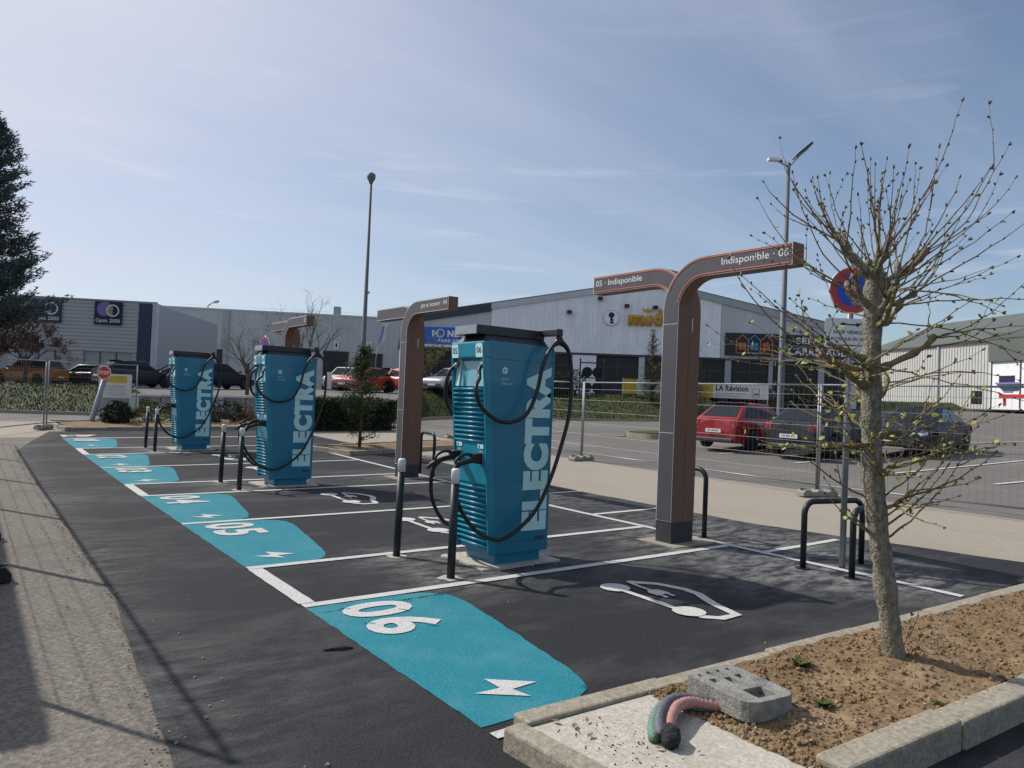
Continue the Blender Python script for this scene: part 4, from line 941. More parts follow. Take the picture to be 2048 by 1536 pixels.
q = MB().use('clad_mid'); q.prism([(x_+r*math.cos(i*math.pi/18), .12, z_+r*math.sin(i*math.pi/18)) for i in range(36)], (0, -.1, 0)); bd = q.build('round_badge', t)
for r2, m2, yy in ((r*.94, 'trim_white', .118), (r*.90, 'clad_white', .116)):
    q = MB().use(m2); q.poly([(x_+r2*math.cos(i*math.pi/18), yy, z_+r2*math.sin(i*math.pi/18)) for i in range(36)]); q.build('badge_face', bd)
q = MB().use('sign_black'); q.prism([(x_+.2*math.cos(i*math.pi/8), .10, z_+.18+.2*math.sin(i*math.pi/8)) for i in range(16)], (0, -.015, 0)); q.build('key_head', bd)
q = MB().use('sign_black'); q.prism([(x_-.06, .10, z_-.40), (x_+.18, .10, z_-.40), (x_+.18, .10, z_-.30), (x_+.08, .10, z_-.30), (x_+.08, .10, z_-.2), (x_+.16, .10, z_-.2), (x_+.16, .10, z_-.1), (x_+.08, .10, z_-.1), (x_+.08, .10, z_), (x_-.06, .10, z_)], (0, -.015, 0)); q.build('key_blade', bd)
for px, py in ((1201, 597), (1254, 612), (1311, 615), (1139, 624)):
    x_, z_ = fm.at(px, py); bxp('spot_lamp', t, 'sign_black', x_-.16, x_+.16, -.25, .2, z_-.1, z_+.1)
# windscreen shop board
a, z1 = fm.at(850, 653); c, z0 = fm.at(962, 692); s_ = signboard(t, a, c, z0, z1, .05, 'shop_blue', 'sign')
b = MB().use('clad_white'); b.box(a-.1, c, .03, .16, z0-.15, z0-.003); b.build('sign_edge', s_)
w = c-a; lettering('M   NDIAL', (w*.74, .46), 'letter_white', s_, (a+w*.13, .028, z0+.55), *XZ, .05); lettering('PARE-BRISE', (w*.5, .24), 'letter_white', s_, (a+w*.24, .028, z0+.16), *XZ, .02)
q = MB().use('trim_white'); q.stroke([(.27*math.cos(i*math.pi/16), .27*math.sin(i*math.pi/16)) for i in range(32)], .07, 0, True)
o = q.build('ring_letter', s_, mw=frame((a+w*.275, .028, z0+.80), *XZ))
q = MB().use('gold'); q.stroke([(.2*math.cos(R(200+i*14)), .05+.2*math.sin(R(200+i*14))) for i in range(11)], .06, 0); o2 = q.build('smile_mark', s_, mw=frame((a+w*.275, .024, z0+.80), *XZ))
for o in (o, o2):
    for f_ in o.data.polygons:
        if f_.normal.z < 0: f_.flip()
# tile shop board with three house outlines
a, z1 = fm.at(1452, 665); c, z0 = fm.at(1700, 722); z0 = fm.at(1452, 710)[1]; s_ = signboard(t, a, c, z0, z1, .04, 'sign_black', 'sign', .12)
for i, (m, px) in enumerate((('house_orange', 1485), ('house_blue', 1509), ('house_orange', 1533))):
    x_, zz_ = fm.at(px, 690); w_ = .40; q = MB().use(m); P = [(-w_, -.62), (w_, -.62), (w_, .25), (0, .62), (-w_, .25)]; q.stroke(P, .075, 0, True)
    o = q.build('house_outline', s_, mw=frame((x_, .022-.002*i, z0+(z1-z0)*.52), *XZ))
    for u in (-.13, .13):
        for v in (-.28, -.02):
            q = MB().use(m); q.box(u-.11, u+.11, v-.11, v+.11, 0, .01); q.build('window_square', s_, mw=frame((x_, .028, z0+(z1-z0)*.52), *XZ))
    for f_ in o.data.polygons:
        if f_.normal.z < 0: f_.flip()
x_ = fm.at(1592, 690)[0]; lettering('SENLIS', (2.3, .44), 'letter_white', s_, (x_, .018, z0+.92), *XZ, .03); x_ = fm.at(1576, 690)[0]; lettering('CARRELAGE', (3.8, .5), 'letter_white', s_, (x_, .018, z0+.16), *XZ, .03); bxp('blue_rule', s_, 'house_blue', x_, x_+1.1, .03, .039, z0+.75, z0+.80)
# side of the building running away on the left
C2 = SD(-12.5, 80); b = MB().use('clad_cream'); El = Vector(((C2-fm.A).dot(fm.d), -(C2-fm.A).dot(fm.n), 0)); b.prism([El, Vector((0, .3, 0)), Vector((0, .3, zl-.5)), El+Vector((0, 0, zl-.5))], (-.2, 0, 0)); fw_ = b.build('flank_wall', t)
dl = El-Vector((0, .3, 0)); nl = Vector((dl.y, -dl.x, 0)).normalized()*(-1 if dl.x < 0 else 1)
for k0, k1 in ((.03, .12), (.2, .32), (.42, .5)):
    P0 = Vector((0, .3, 0))+dl*k0; P1 = Vector((0, .3, 0))+dl*k1; nn = Vector((dl.y, -dl.x, 0)).normalized()
    if nn.x > 0: nn = -nn
    b = MB().use('dark_interior'); b.prism([P1+nn*.05, P0+nn*.05, P0+nn*.05+Vector((0, 0, 3.4)), P1+nn*.05+Vector((0, 0, 3.4))], nn*.04); b.build('flank_door', t)
b = MB().use('fascia_dark'); P0 = Vector((0, .3, zl-.55)); b.prism([P0+dl+nn*.25, P0+nn*.25, P0+nn*.25+Vector((0, 0, .5)), P0+dl+nn*.25+Vector((0, 0, .5))], nn*.2); b.build('gutter', t)

# ---- white corrugated shed on the right
A = SD(37.9, 78); B = SD(41.75, 52); fs = Facade(A, B, 2.9)
t = thing('corrugated_shed', 'white corrugated shed with green grey roof', 'building', fs.A, fs.rz)
xe = fs.at(1978, 740)[0]; zt = fs.at(1900, 689)[1]; z2 = fs.at(2015, 722)[1]
bxp('core_wall', t, 'side_grey', .05, fs.L, .25, 14, -.5, zt-.2)
ribbed(0, xe, lambda x: -.4, lambda x: zt, .2, 'clad_cream', .34, .05).build('ribbed_cladding', t)
bxp('eaves_trim', t, 'clad_mid', 0, xe, .05, .3, zt, zt+.12)
x_ = fs.at(1874, 740)[0]; bxp('downpipe', t, 'side_grey', x_-.1, x_+.1, .02, .14, -.3, zt)
bxp('plain_wall', t, 'clad_white', xe+.02, fs.L, .1, .24, -.4, z2)
bxp('green_band', t, 'roof_green', xe+.02, fs.L, -.1, .24, z2, zt+.6)
for px in (1981, 2039): x_ = fs.at(px, 760)[0]; bxp('wall_seam', t, 'fascia_dark', x_-.05, x_+.05, .05, .099, -.3, z2)
b = MB().use('roof_green'); b.prism([(0, -.1, zt+.12), (fs.L, -.1, zt+.12), (fs.L, 8.5, zt+3.5), (0, 8.5, zt+3.5)], (0, .0, .12)); b.build('roof', t)
b = MB().use('clad_mid'); b.prism([(0.02, .2, zt), (0.02, 8.4, zt+3.3), (0.02, 8.4, zt)], (-.1, 0, 0)); b.build('gable_end', t)
a, z1 = fs.at(1988, 752); c, z0 = fs.at(2036, 785)
for m, P in (('sign_navy', [(.18, .62), (.82, .62), (.82, 1), (.18, 1)]), ('sign_mauve', [(0, .6), (1, .6), (.75, 0), (.4, 0)]), ('clad_blue', [(.1, .5), (1.2, .5), (.95, .1), (.4, .1)])):
    q = MB().use(m); q.prism([(a+(c-a)*u, .07-.01*(m == 'clad_blue'), z0+(z1-z0)*v) for u, v in P], (0, -.02, 0)); q.build('wall_graphic', t)
p = SD(39.2, 58.5, 2.95); t = thing('crash_rail', 'long low red barrier rail before the white shed', 'barrier', p, fs.rz)
bxp('beam', t, 'bench_red', 0, 7.5, -.1, .1, .42, .72)
for x_ in (.3, 2.6, 5, 7.2): bxp('leg', t, 'bench_red', x_-.1, x_+.1, .101, .22, -.2, .70)
p = SD(38.6, 60.5, 2.95); t = thing('waste_bin', 'small dark bin with green label by the white shed', 'bin', p, fs.rz)
bxp('body', t, 'sign_black', -.3, .3, -.3, .3, -.1, 1.0, .04); bxp('label_patch', t, 'young_leaf', -.15, .15, -.312, -.301, .55, .85)

# ---- low wall with pale coping below the upper car park
t = thing('retaining_wall', 'low dark retaining wall with pale coping below the upper cars', 'wall', (0, 0, 0))
for i in range(12):
    pa, pb = 280+42*i, 280+42*(i+1)-2; P, Q = PD(pa, 0, 30.4+.04*i), PD(pb, 0, 30.4+.04*(i+1)); z0 = .25; z1 = 1.12+.022*i
    def blk(m, n_, dd, za, zb):
        n = Vector((-fwh.x, -fwh.y, 0))*dd; bk = Vector((fwh.x, fwh.y, 0))*.3; b = MB().use(m)
        p_, q_ = Vector((P.x, P.y, 0))+n, Vector((Q.x, Q.y, 0))+n
        b.hexa([p_+Vector((0, 0, za)), q_+Vector((0, 0, za)), q_+bk+n*-2+Vector((0, 0, za)), p_+bk+n*-2+Vector((0, 0, za))], [p_+Vector((0, 0, zb)), q_+Vector((0, 0, zb)), q_+bk+n*-2+Vector((0, 0, zb)), p_+bk+n*-2+Vector((0, 0, zb))]); b.build(n_, t)
    blk('rubber_block' if i % 4 else 'clad_greengrey', 'wall_panel', 0, z0, z1); blk('clad_mid', 'coping_stone', .06, z1+.002, z1+.10)

# ---- unseen cabin shape added beside the gravel to cast the strip's large shadow
t = thing('added_shade_cabin', 'long white unseen cabin added to shade the gravel strip', 'cabin', (-4.38, 5.6, 0))
ribbed(-4.5, 4.5, lambda x: .15, lambda x: 2.45, -1.22, 'clad_white', .3, .03).build('cabin_wall', t).rotation_euler = (0, 0, R(90))
bxp('core', t, 'clad_white', -1.2, 1.2, -4.5, 4.5, .15, 2.45); bxp('roof', t, 'side_grey', -1.28, 1.28, -4.58, 4.58, 2.452, 2.55); bxp('skid', t, 'fascia_dark', -1.1, 1.1, -4.4, 4.4, 0, .148)

# ================================================================== lamps, banners, sign boards
def lamp(label, base, h, heads, r0=.085):
    t = thing('street_lamp', label, 'street lamp', base, math.atan2(fwh.y, fwh.x)-math.pi/2, 'tall street lamps')
    b = MB().use('pole_grey', True); b.lathe([(r0*1.25, -.2), (r0*1.25, .8), (r0, 1.0), (r0*.55, h)], n=12); b.build('pole', t); return t
pb = GH(1558, 886); pb = SD(lat(pb.x, pb.y)*25.5/dep(pb.x, pb.y), 25.5); hl = (CAM.z+(821-322)/F_PX*25.5+.0)-.5
t = lamp('tall lamp post with tilted flat head rising behind the young tree', (pb.x, pb.y, H(pb.x, pb.y)), hl, 2, .12)
b = MB().use('galv_dull', True); b.tube([(0, 0, hl-.15), (.18, 0, hl+.05), (.38, 0, hl+.28)], .035, 8); b.build('bracket', t)
b = MB().use('fascia_dark'); b.hexa([(.28, -.25, hl+.22), (.74, -.30, hl+.62), (.74, .25, hl+.56), (.28, .3, hl+.16)], [(.24, -.25, hl+.28), (.70, -.30, hl+.69), (.70, .25, hl+.63), (.24, .3, hl+.22)]); b.build('lamp_head', t)
b = MB().use('galv_dull', True); b.tube([(0, 0, hl-.12), (-.2, -.1, hl-.1), (-.45, -.2, hl-.02)], .03, 8); b.build('bracket', t)
b = MB().use('white_plastic'); b.box(-.8, -.42, -.32, -.12, hl-.03, hl+.06); b.build('lamp_head', t)
b0 = PD(722, 800, 33.5); zb0 = HP(-7)-.1; hl = CAM.z+(786.5-352)/F_PX*33.5-zb0
t = lamp('slim tall lamp post with round head behind the evergreen shrub', (b0.x, b0.y, zb0), hl, 1, .11)
t.rotation_euler.y = R(.0)
b = MB().use('pole_grey', True); b.lathe([(.06, hl-.35), (.09, hl-.25), (.2, hl-.05), (.2, hl+.12), (.1, hl+.2)], n=12); b.build('lamp_head', t)
b = MB().use('galv_dull'); b.box(.06, .16, -.05, .05, hl-5.4, hl-5.3); b.build('bracket', t)

def board(name, label, cat, A, B, z0, z1, m, group=None, th=.04):
    A, B = Vector((A.x, A.y, 0)), Vector((B.x, B.y, 0)); d = B-A; t = thing(name, label, cat, (A.x, A.y, z0), math.atan2(d.y, d.x), group); b = MB().use(m); b.box(0, d.length, 0, th, 0, z1-z0); b.build('sheet', t); return t, d.length
def bz(px, py, D): return PD(px, py, D).z
P, Q = PD(1397, 780, 44.2), PD(1537, 785, 43.6); t, w = board('banner', 'white and yellow banner reading LA Révision on the grass bank', 'banner', P, Q, bz(1467, 797, 43.9), bz(1467, 768, 43.9), 'banner_white', 'banners on the bank'); h = bz(1467, 768, 43.9)-bz(1467, 797, 43.9)
b = MB().use('banner_yellow'); b.box(0, w*.21, -.012, -.002, 0, h); b.build('yellow_field', t)
lettering('LA Révision', (w*.46, h*.40), 'letter_black', t, (w*.25, -.006, h*.50), *XZ, .03); lettering('80% moins chère en moyenne', (w*.42, h*.13), 'letter_black', t, (w*.25, -.006, h*.27), *XZ); lettering('que chez le constructeur', (w*.36, h*.12), 'letter_black', t, (w*.25, -.006, h*.09), *XZ)
q = MB().use('letter_black'); q.stroke([(0, 0), (.42, 0), (.42, .5), (0, .5)], .03, 0, True); o = q.build('calendar_icon', t, mw=frame((w*.77, -.006, h*.12), *XZ)); lettering('24H', (.32, .2), 'letter_black', t, (w*.785, -.006, h*.24), *XZ, .03)
for f_ in o.data.polygons:
    if f_.normal.z < 0: f_.flip()
for x_ in (.03, w-.03): b = MB().use('galv_dull'); b.box(x_-.03, x_+.03, .045, .1, -.4, h+.05); b.build('stake', t)
P, Q = PD(1245, 770, 44.6), PD(1330, 775, 44.4); t, w = board('banner', 'yellow and white banner partly hidden behind the 06 totem', 'banner', P, Q, bz(1290, 789, 44.5), bz(1290, 759, 44.5), 'banner_white', 'banners on the bank'); h = bz(1290, 759, 44.5)-bz(1290, 789, 44.5)
b = MB().use('banner_yellow'); b.box(0, w*.33, -.012, -.002, 0, h); b.build('yellow_field', t)
for x_ in (.03, w-.03): b = MB().use('galv_dull'); b.box(x_-.03, x_+.03, .045, .1, -.4, h+.05); b.build('stake', t)
# feather flag
p0 = PD(752, 715, 46); t = thing('feather_flag', 'narrow pale feather flag leaning before the warehouse', 'flag', (p0.x, p0.y, HP(-8)), math.atan2(fwh.y, fwh.x)-math.pi/2)
z0 = p0.z-HP(-8); zt = PD(770, 646, 46).z-HP(-8); b = MB().use('galv_dull', True); b.tube([(0, 0, -.1), (0, 0, z0), (.35, 0, zt*.8), (.72, 0, zt)], .025, 6); b.build('pole', t)
q = MB().use('banner_white'); P = [(0, z0), (.12, z0+.4), (.52, zt*.78), (.62, zt), (.36, zt-.05), (.2, zt*.75), (.02, z0+.6)]; q.prism([(u, .02, v) for u, v in P], (0, -.03, 0)); fl = q.build('flag_cloth', t)
q = MB().use('sign_mauve'); q.prism([(u*.6+.1, .015, z0+.7+(v-z0)*.6) for u, v in P], (0, -.004, 0)); q.build('flag_print', fl)
# leaning stop sign and the site notice
p0 = GH(180, 850); p1 = PD(203, 745, dep(p0.x, p0.y)-.3); t = thing('stop_sign', 'leaning octagonal red stop sign on a thick grey post', 'road sign', p0, math.atan2(fwh.y, fwh.x)-math.pi/2)
d = p1-p0; lx, lz = d.x*rth.x+d.y*rth.y, d.z
b = MB().use('galv_dull', True); b.tube([(-.08, 0, -.3), (0, 0, 0), (lx*.98, .03, lz)], .085, 12); b.build('post', t)
cx0, cz0, r = lx-.03, lz+.0, .235
for rr_, yy, m, n_ in ((r, -.10, 'sign_white', 'rim_plate'), (r*.90, -.106, 'sign_red', 'red_face')):
    q = MB().use(m); q.prism([(cx0+rr_*math.cos(R(22.5+45*i+8)), yy, cz0+rr_*math.sin(R(22.5+45*i+8))) for i in range(8)], (0, -.02 if n_[1] == 'i' else -.005, 0)); q.build(n_, t)
lettering('STOP', (.34, .11), 'letter_white', t, (cx0-.17, -.112, cz0-.045), (1, 0, -.05), (.05, 0, 1), .03)
P, Q = PD(196, 790, 24.6), PD(262, 790, 24.9); z0, z1 = bz(230, 796, 24.7), bz(230, 748, 24.7); t, w = board('notice_board', 'white site notice with yellow heading on the wire fence', 'sign', P, Q, z0, z1, 'banner_white'); h = z1-z0
b = MB().use('banner_yellow'); b.box(w*.2, w*.85, -.008, -.001, h*.64, h*.93); b.build('yellow_heading', t)
for i, s_ in enumerate(('CHANTIER INTERDIT', 'AU PUBLIC PORT DU', 'CASQUE OBLIGATOIRE')): lettering(s_, (w*.62, h*.09), 'side_grey', t, (w*.2, -.004, h*(.44-.15*i)), *XZ)
b = MB().use('galv_dull'); b.box(.05, w-.05, .041, .08, -.95, h*.9); b.build('back_plate', t)
# rack of tyres in front of the garage
p0 = PD(1182, 790, 46.2); t = thing('tyre_rack', 'dark rack holding stacked tyres beside the garage door', 'rack', (p0.x, p0.y, HP(5)-.05), fm.rz); zz0 = p0.z
for x_ in (-.75, .75): bxp('upright', t, 'sign_black', x_-.04, x_+.04, -.3, .3, 0, 2.3)
for z_ in (.12, 1.1, 2.05): bxp('shelf', t, 'sign_black', -.71, .71, -.3, .3, z_-.05, z_)
for k, (x_, z_) in enumerate(((-.3, .5), (.35, .5), (-.3, 1.46), (.35, 1.46))):
    o = MB().use('tyre', True); o.lathe([(.19, -.11), (.31, -.11), (.33, -.06), (.33, .06), (.31, .11), (.19, .11)], (0, 0, 0), 'y', 18); tt = p0.copy(); q = Vector((p0.x, p0.y, HP(5)-.05))+fm.d*x_+Vector((0, 0, z_-.03))
    ob = o.build('loose_tyre'); ob.location = q; ob.rotation_euler = (0, 0, fm.rz); tag(ob, ('black tyre standing on the lower rack shelf' if k < 2 else 'black tyre standing on the upper rack shelf')+(' nearer its pale pier' if k % 2 == 0 else ' nearer the dark doorway'), 'tyre', 'tyres on the rack')
    q2 = MB().use('rim', True); q2.lathe([(.02, -.09), (.185, -.09), (.185, .09), (.02, .09)], (0, 0, 0), 'y', 14); q2.build('inner_ring', ob)
p0 = PD(657, 775, 43); t, w = board('white_board', 'small white notice standing on the upper car park', 'sign', PD(651, 770, 43), PD(663, 770, 43), HP(-11), HP(-11)+1.0, 'banner_white')

# ================================================================== cars
WHEEL = None
def wheel_meshes():
    global WHEEL
    if WHEEL: return WHEEL
    b = MB().use('tyre', True); b.lathe([(.20, -.09), (.29, -.10), (.315, -.07), (.315, .07), (.29, .10), (.20, .09)], (0, 0, 0), 'y', 22); ty = b.mesh('tyre')
    b = MB().use('fascia_dark', True); b.lathe([(.02, -.05), (.205, -.05), (.205, .05), (.02, .05)], (0, 0, 0), 'y', 18)
    b.use('rim')
    for k in range(5):
        a = 2*math.pi*k/5; c, s_ = math.cos(a), math.sin(a); w = .03
        for yy in (-.085, .085):
            P = [(.03*c-w*s_*1.3, yy, .03*s_+w*c*1.3), (.205*c-w*s_, yy, .205*s_+w*c), (.205*c+w*s_, yy, .205*s_-w*c), (.03*c+w*s_*1.3, yy, .03*s_-w*c*1.3)]
            b.prism(P if yy > 0 else P[::-1], (0, math.copysign(.03, yy), 0))
    b.use('rim', True)
    b.lathe([(.188, -.088), (.212, -.088), (.212, .088), (.188, .088)], (0, 0, 0), 'y', 22); rm = b.mesh('rim')
    WHEEL = (ty, rm); return WHEEL
KIND = {  # L, W, H, belt, (windscreen foot, roof front, roof rear, rear window foot) as fractions of L from the middle, hood z, tail z
    'hatch': (4.06, 1.76, 1.45, .92, (.25, .05, -.29, -.468), .78, .99), 'sedan': (4.60, 1.82, 1.44, .92, (.22, .02, -.20, -.43), .76, .97),
    'suv': (4.35, 1.84, 1.66, 1.05, (.22, .08, -.38, -.475), .96, 1.08), 'small': (3.7, 1.66, 1.48, .95, (.27, .10, -.38, -.48), .84, 1.0)}
def car(label, paint, P, heading, kind='hatch', plate=None, group='parked cars', name='parked_car', rear_black=False):
    L_, W_, Hh, hb, (f0, f1, f2, f3), zh, zt_ = KIND[kind]; t = thing(name, label, 'car', P, math.atan2(heading.y, heading.x), group)
    n = 44; b = MB().use(paint, True); rings = []; xw = (.315*L_, -.29*L_); ra = .365
    def topz(x):
        u = x/L_
        if u > f0: k = (u-f0)/(.5-f0); return hb-(hb-zh)*min(1, k*1.0) - (.16*max(0, (k-.75)/.25)**2)
        if u < f3+.06: k = min(1, (f3+.06-u)/(.5+f3+.06+1e-6)); return hb+(zt_-hb)*(1-k*.6)
        return hb+(zt_-hb)*max(0, (f0-u)/(f0-f3))
    for i in range(n+1):
        x = -L_/2+L_*i/n; u = abs(2*x/L_); w = W_/2*(1-(.20 if x < 0 else .17)*max(0, (u-.6)/.4)**2.4); z0 = .20+.10*max(0, (u-.85)/.15); z1 = topz(x)
        for q in xw:
            if abs(x-q) < ra: z0 = max(z0, .30+math.sqrt(ra*ra-(x-q)**2)*.98)
        z0 = min(z0, z1-.1)
        sec = [(0, 0), (.93, 0), (.985, .10), (1.0, .38), (1.0, .60), (.965, .80), (.90, .96), (.70, 1.0), (0, 1.02)]
        half = [(w*a, z0+(z1-z0)*c) for a, c in sec]; ring = half+[(-a, c) for a, c in half[-2:0:-1]]
        rings.append(b.pts([(x+(-.06 if i == 0 else .05 if i == n else 0)*(1-abs(2*(c-z0)/(z1-z0)-.9)), a, c) for a, c in ring]))
    m = 16
    for i in range(n):
        for k in range(m): k2 = (k+1) % m; b.face((rings[i]+k, rings[i+1]+k, rings[i+1]+k2, rings[i]+k2))
    b.smooth = False; b.face([rings[0]+k for k in range(m)]); b.face([rings[n]+k for k in range(m-1, -1, -1)])
    body = b.build('body', t); bm = bmesh.new(); bm.from_mesh(body.data); bmesh.ops.recalc_face_normals(bm, faces=bm.faces); bm.to_mesh(body.data); bm.free()
    xa, xb, xc, xd = f0*L_, f1*L_, f2*L_, f3*L_; wb, wr = W_/2*.93, W_/2*.66; z0 = hb-.06; zr_ = zt_-.06
    xm = (xb+xc)/2
    b = MB().use(paint, True)
    B_ = [(xd, -wb*.90, zr_), (xd, wb*.90, zr_), (xa, wb, z0), (xa, -wb, z0)]; T_ = [(xc, -wr*.90, Hh-.045), (xc, wr*.90, Hh-.045), (xb, wr, Hh-.02), (xb, -wr, Hh-.02)]
    i0 = b.pts(B_+T_+[(xm, -wr*1.03, Hh+.0), (xm, wr*1.03, Hh+.0), (xm, 0, Hh+.025), (xc, 0, Hh-.015), (xb, 0, Hh)])
    for q in ((0, 4, 11, 5, 1), (2, 6, 12, 7, 3), (1, 5, 9, 6, 2), (0, 3, 7, 8, 4), (4, 8, 10, 11), (8, 7, 12, 10), (11, 10, 9, 5), (10, 12, 6, 9), (0, 1, 2, 3)): b.face([i0+k for k in q])
    cab = b.build('cabin', t, bevel=.06, seg=4); bm = bmesh.new(); bm.from_mesh(cab.data); bmesh.ops.recalc_face_normals(bm, faces=bm.faces); bm.to_mesh(cab.data); bm.free()
    def win(nm, a, c, d, e, off):
        q = MB().use('glass_dark'); a, c, d, e = [Vector(k) for k in (a, c, d, e)]; nn = (c-a).cross(e-a).normalized(); ce = (a+c+d+e)/4
        if nn.dot(ce-Vector((xm, 0, hb))) < 0: nn = -nn; a, c, d, e = e, d, c, a
        q.prism([k+nn*off for k in (a, c, d, e)], nn*.01); q.build(nm, t)
    def quad(c00, c10, c11, c01, u0, u1, v0, v1):
        c00, c10, c11, c01 = [Vector(k) for k in (c00, c10, c11, c01)]
        f = lambda u, v: (c00*(1-u)+c10*u)*(1-v)+(c01*(1-u)+c11*u)*v
        return f(u0, v0), f(u1, v0), f(u1, v1), f(u0, v1)
    win('windscreen', *quad(B_[3], B_[2], T_[2], T_[3], .07, .93, .12, .92), .012)
    win('rear_window', *quad(B_[1], B_[0], T_[0], T_[1], .08, .92, .16, .90), .012)
    for s_ in (0, 1):
        c = (B_[0], B_[3], T_[3], T_[0]) if s_ == 0 else (B_[1], B_[2], T_[2], T_[1])
        win('side_window', *quad(*c, .10, .49, .17, .90), .014); win('side_window', *quad(*c, .52, .91, .17, .90), .014)
    ty, rm = wheel_meshes()
    for x in xw:
        for s_ in (-1, 1):
            w = link('wheel', ty, t, mw=Matrix.Translation((x, s_*(W_/2-.105), .315))); link('rim', rm, w)
        b = MB().use('tyre'); b.box(x-.36, x+.36, -W_/2+.22, W_/2-.22, .22, .66); b.build('wheel_well', t)
    for s_ in (-1, 1):
        ww = W_/2
        b = MB().use('tail_red'); zl_ = zt_-.27; b.hexa([(-L_/2-.045, s_*ww*.62, zl_), (-L_/2+.02, s_*ww*.62, zl_), (-L_/2+.24, s_*ww*.95, zl_), (-L_/2+.03, s_*ww*.86, zl_)], [(-L_/2-.035, s_*ww*.60, zl_+.20), (-L_/2+.03, s_*ww*.60, zl_+.20), (-L_/2+.30, s_*ww*.945, zl_+.22), (-L_/2+.05, s_*ww*.85, zl_+.21)]); b.build('tail_light', t, bevel=.01)
        b = MB().use('head_clear'); zl_ = zh-.20; b.hexa([(L_/2-.10, s_*ww*.55, zl_), (L_/2+.015, s_*ww*.55, zl_), (L_/2-.06, s_*ww*.90, zl_), (L_/2-.32, s_*ww*.965, zl_+.04)], [(L_/2-.14, s_*ww*.55, zl_+.11), (L_/2-.02, s_*ww*.55, zl_+.11), (L_/2-.09, s_*ww*.88, zl_+.15), (L_/2-.36, s_*ww*.955, zl_+.17)]); b.build('headlight', t, bevel=.01)
        b = MB().use('fascia_dark'); b.hexa([(xa-.25, s_*(wb+.02), hb+.02), (xa-.12, s_*(wb+.02), hb+.02), (xa-.14, s_*(wb+.2), hb+.04), (xa-.22, s_*(wb+.2), hb+.04)], [(xa-.26, s_*(wb+.02), hb+.12), (xa-.15, s_*(wb+.02), hb+.12), (xa-.16, s_*(wb+.2), hb+.15), (xa-.22, s_*(wb+.2), hb+.15)]); b.build('mirror', t, bevel=.015)
    b = MB().use('fascia_dark'); b.box(-L_/2-.05, -L_/2+.06, -W_/2*.72, W_/2*.72, .24, .36); b.build('rear_bumper', t, bevel=.03)
    b = MB().use('fascia_dark'); b.box(L_/2-.10, L_/2+.045, -W_/2*.7, W_/2*.7, .26, .50); b.build('front_grille', t, bevel=.03)
    b = MB().use('plate'); b.box(-L_/2-.075, -L_/2-.055, -.26, .26, .52, .63); pl = b.build('number_plate', t)
    if plate: lettering(plate, (.40, .06), 'letter_black', pl, (-L_/2-.077, .20, .545), (0, -1, 0), (0, 0, 1), .02)
    b = MB().use('plate'); b.box(L_/2+.046, L_/2+.058, -.26, .26, .36, .47); b.build('number_plate', t)
    b = MB().use('fascia_dark'); b.hexa([(xc-.02, -wr*.95, Hh-.055), (xc+.2, -wr*.95, Hh-.01), (xc+.2, wr*.95, Hh-.01), (xc-.02, wr*.95, Hh-.055)], [(xc-.10, -wr*.9, Hh-.01), (xc+.2, -wr*.9, Hh+.012), (xc+.2, wr*.9, Hh+.012), (xc-.10, wr*.9, Hh-.01)]); b.build('roof_spoiler', t, bevel=.008)
    for s_ in (-1, 1):
        for (u, nm) in ((.06, 'door_handle'), (-.17, 'door_handle')): b = MB().use('fascia_dark'); b.box(u*L_-.09, u*L_+.09, s_*W_/2*.985-.012, s_*W_/2*.985+.018, hb-.19, hb-.16); b.build(nm, t)
    return t
def hv(a): return Vector((math.cos(R(a)), math.sin(R(a)), 0))
def cam_h(right, fwd): v = rth*right+fwh*fwd; return Vector((v.x, v.y, 0)).normalized()
def from_wheel(px, py, h, k, L_=4.06, hw=.79, end=-1):
    """centre of a car whose wheel touches the ground at a pixel; k=+1 left wheel, -1 right wheel"""
    P = GH(px, py); lf = Vector((-h.y, h.x, 0)); C = P-h*((-.29 if end < 0 else .315)*L_)-lf*(k*hw); return Vector((C.x, C.y, H(C.x, C.y)-.015))
h = hv(6); car('red hatchback seen from behind next to the grey hatchback', 'car_red', from_wheel(1503, 903, h, -1), h, 'hatch', 'GV 449 MT', 'cars parked behind the wire fence')
h = hv(4); car('dark grey hatchback with red tail lights beside the red hatchback', 'car_grey', from_wheel(1556, 910, h, 1), h, 'hatch', 'CB 862 VQ', 'cars parked behind the wire fence')
h = cam_h(-.74, -.67); car('dark navy saloon car parked facing the grey hatchback', 'car_navy', from_wheel(1924, 903, h, 1, 4.6), h, 'sedan', None, 'cars parked behind the wire fence')
def up_at(px, D, dz=0): p = PD(px, 780, D); s_ = lat(p.x, p.y); return Vector((p.x, p.y, gz(math.atan2(s_, D), math.hypot(s_, D))-.03+dz))
G2 = 'cars on the upper car park'
car('black car parked in front of the tile shop windows', 'car_black', up_at(1480, 46.8), cam_h(-1, .05), 'hatch', None, G2)
car('orange crossover parked before the optician shop', 'car_orange', up_at(58, 47.5), cam_h(-1, .12), 'suv', None, G2)
car('black car parked nose to tail with the orange crossover', 'car_black', up_at(172, 49.5), cam_h(-1, .1), 'hatch', None, G2)
car('dark grey hatchback above the stop sign', 'car_grey', up_at(270, 40.5), cam_h(.62, .78), 'hatch', None, G2)
car('dark car half hidden behind the 01 and 02 charger', 'car_navy', up_at(433, 41.5), cam_h(.5, .86), 'hatch', None, G2)
car('small dark car with raised bonnet left of the first charger', 'car_black', up_at(345, 46), cam_h(-.8, -.6), 'hatch', None, G2)
car('white car beside the coral red car under the lamp post', 'car_white', up_at(692, 47), cam_h(-.25, -1), 'small', None, G2)
car('coral red car behind the evergreen shrub', 'car_coral', up_at(728, 43.5), cam_h(-.45, -.9), 'hatch', None, G2)
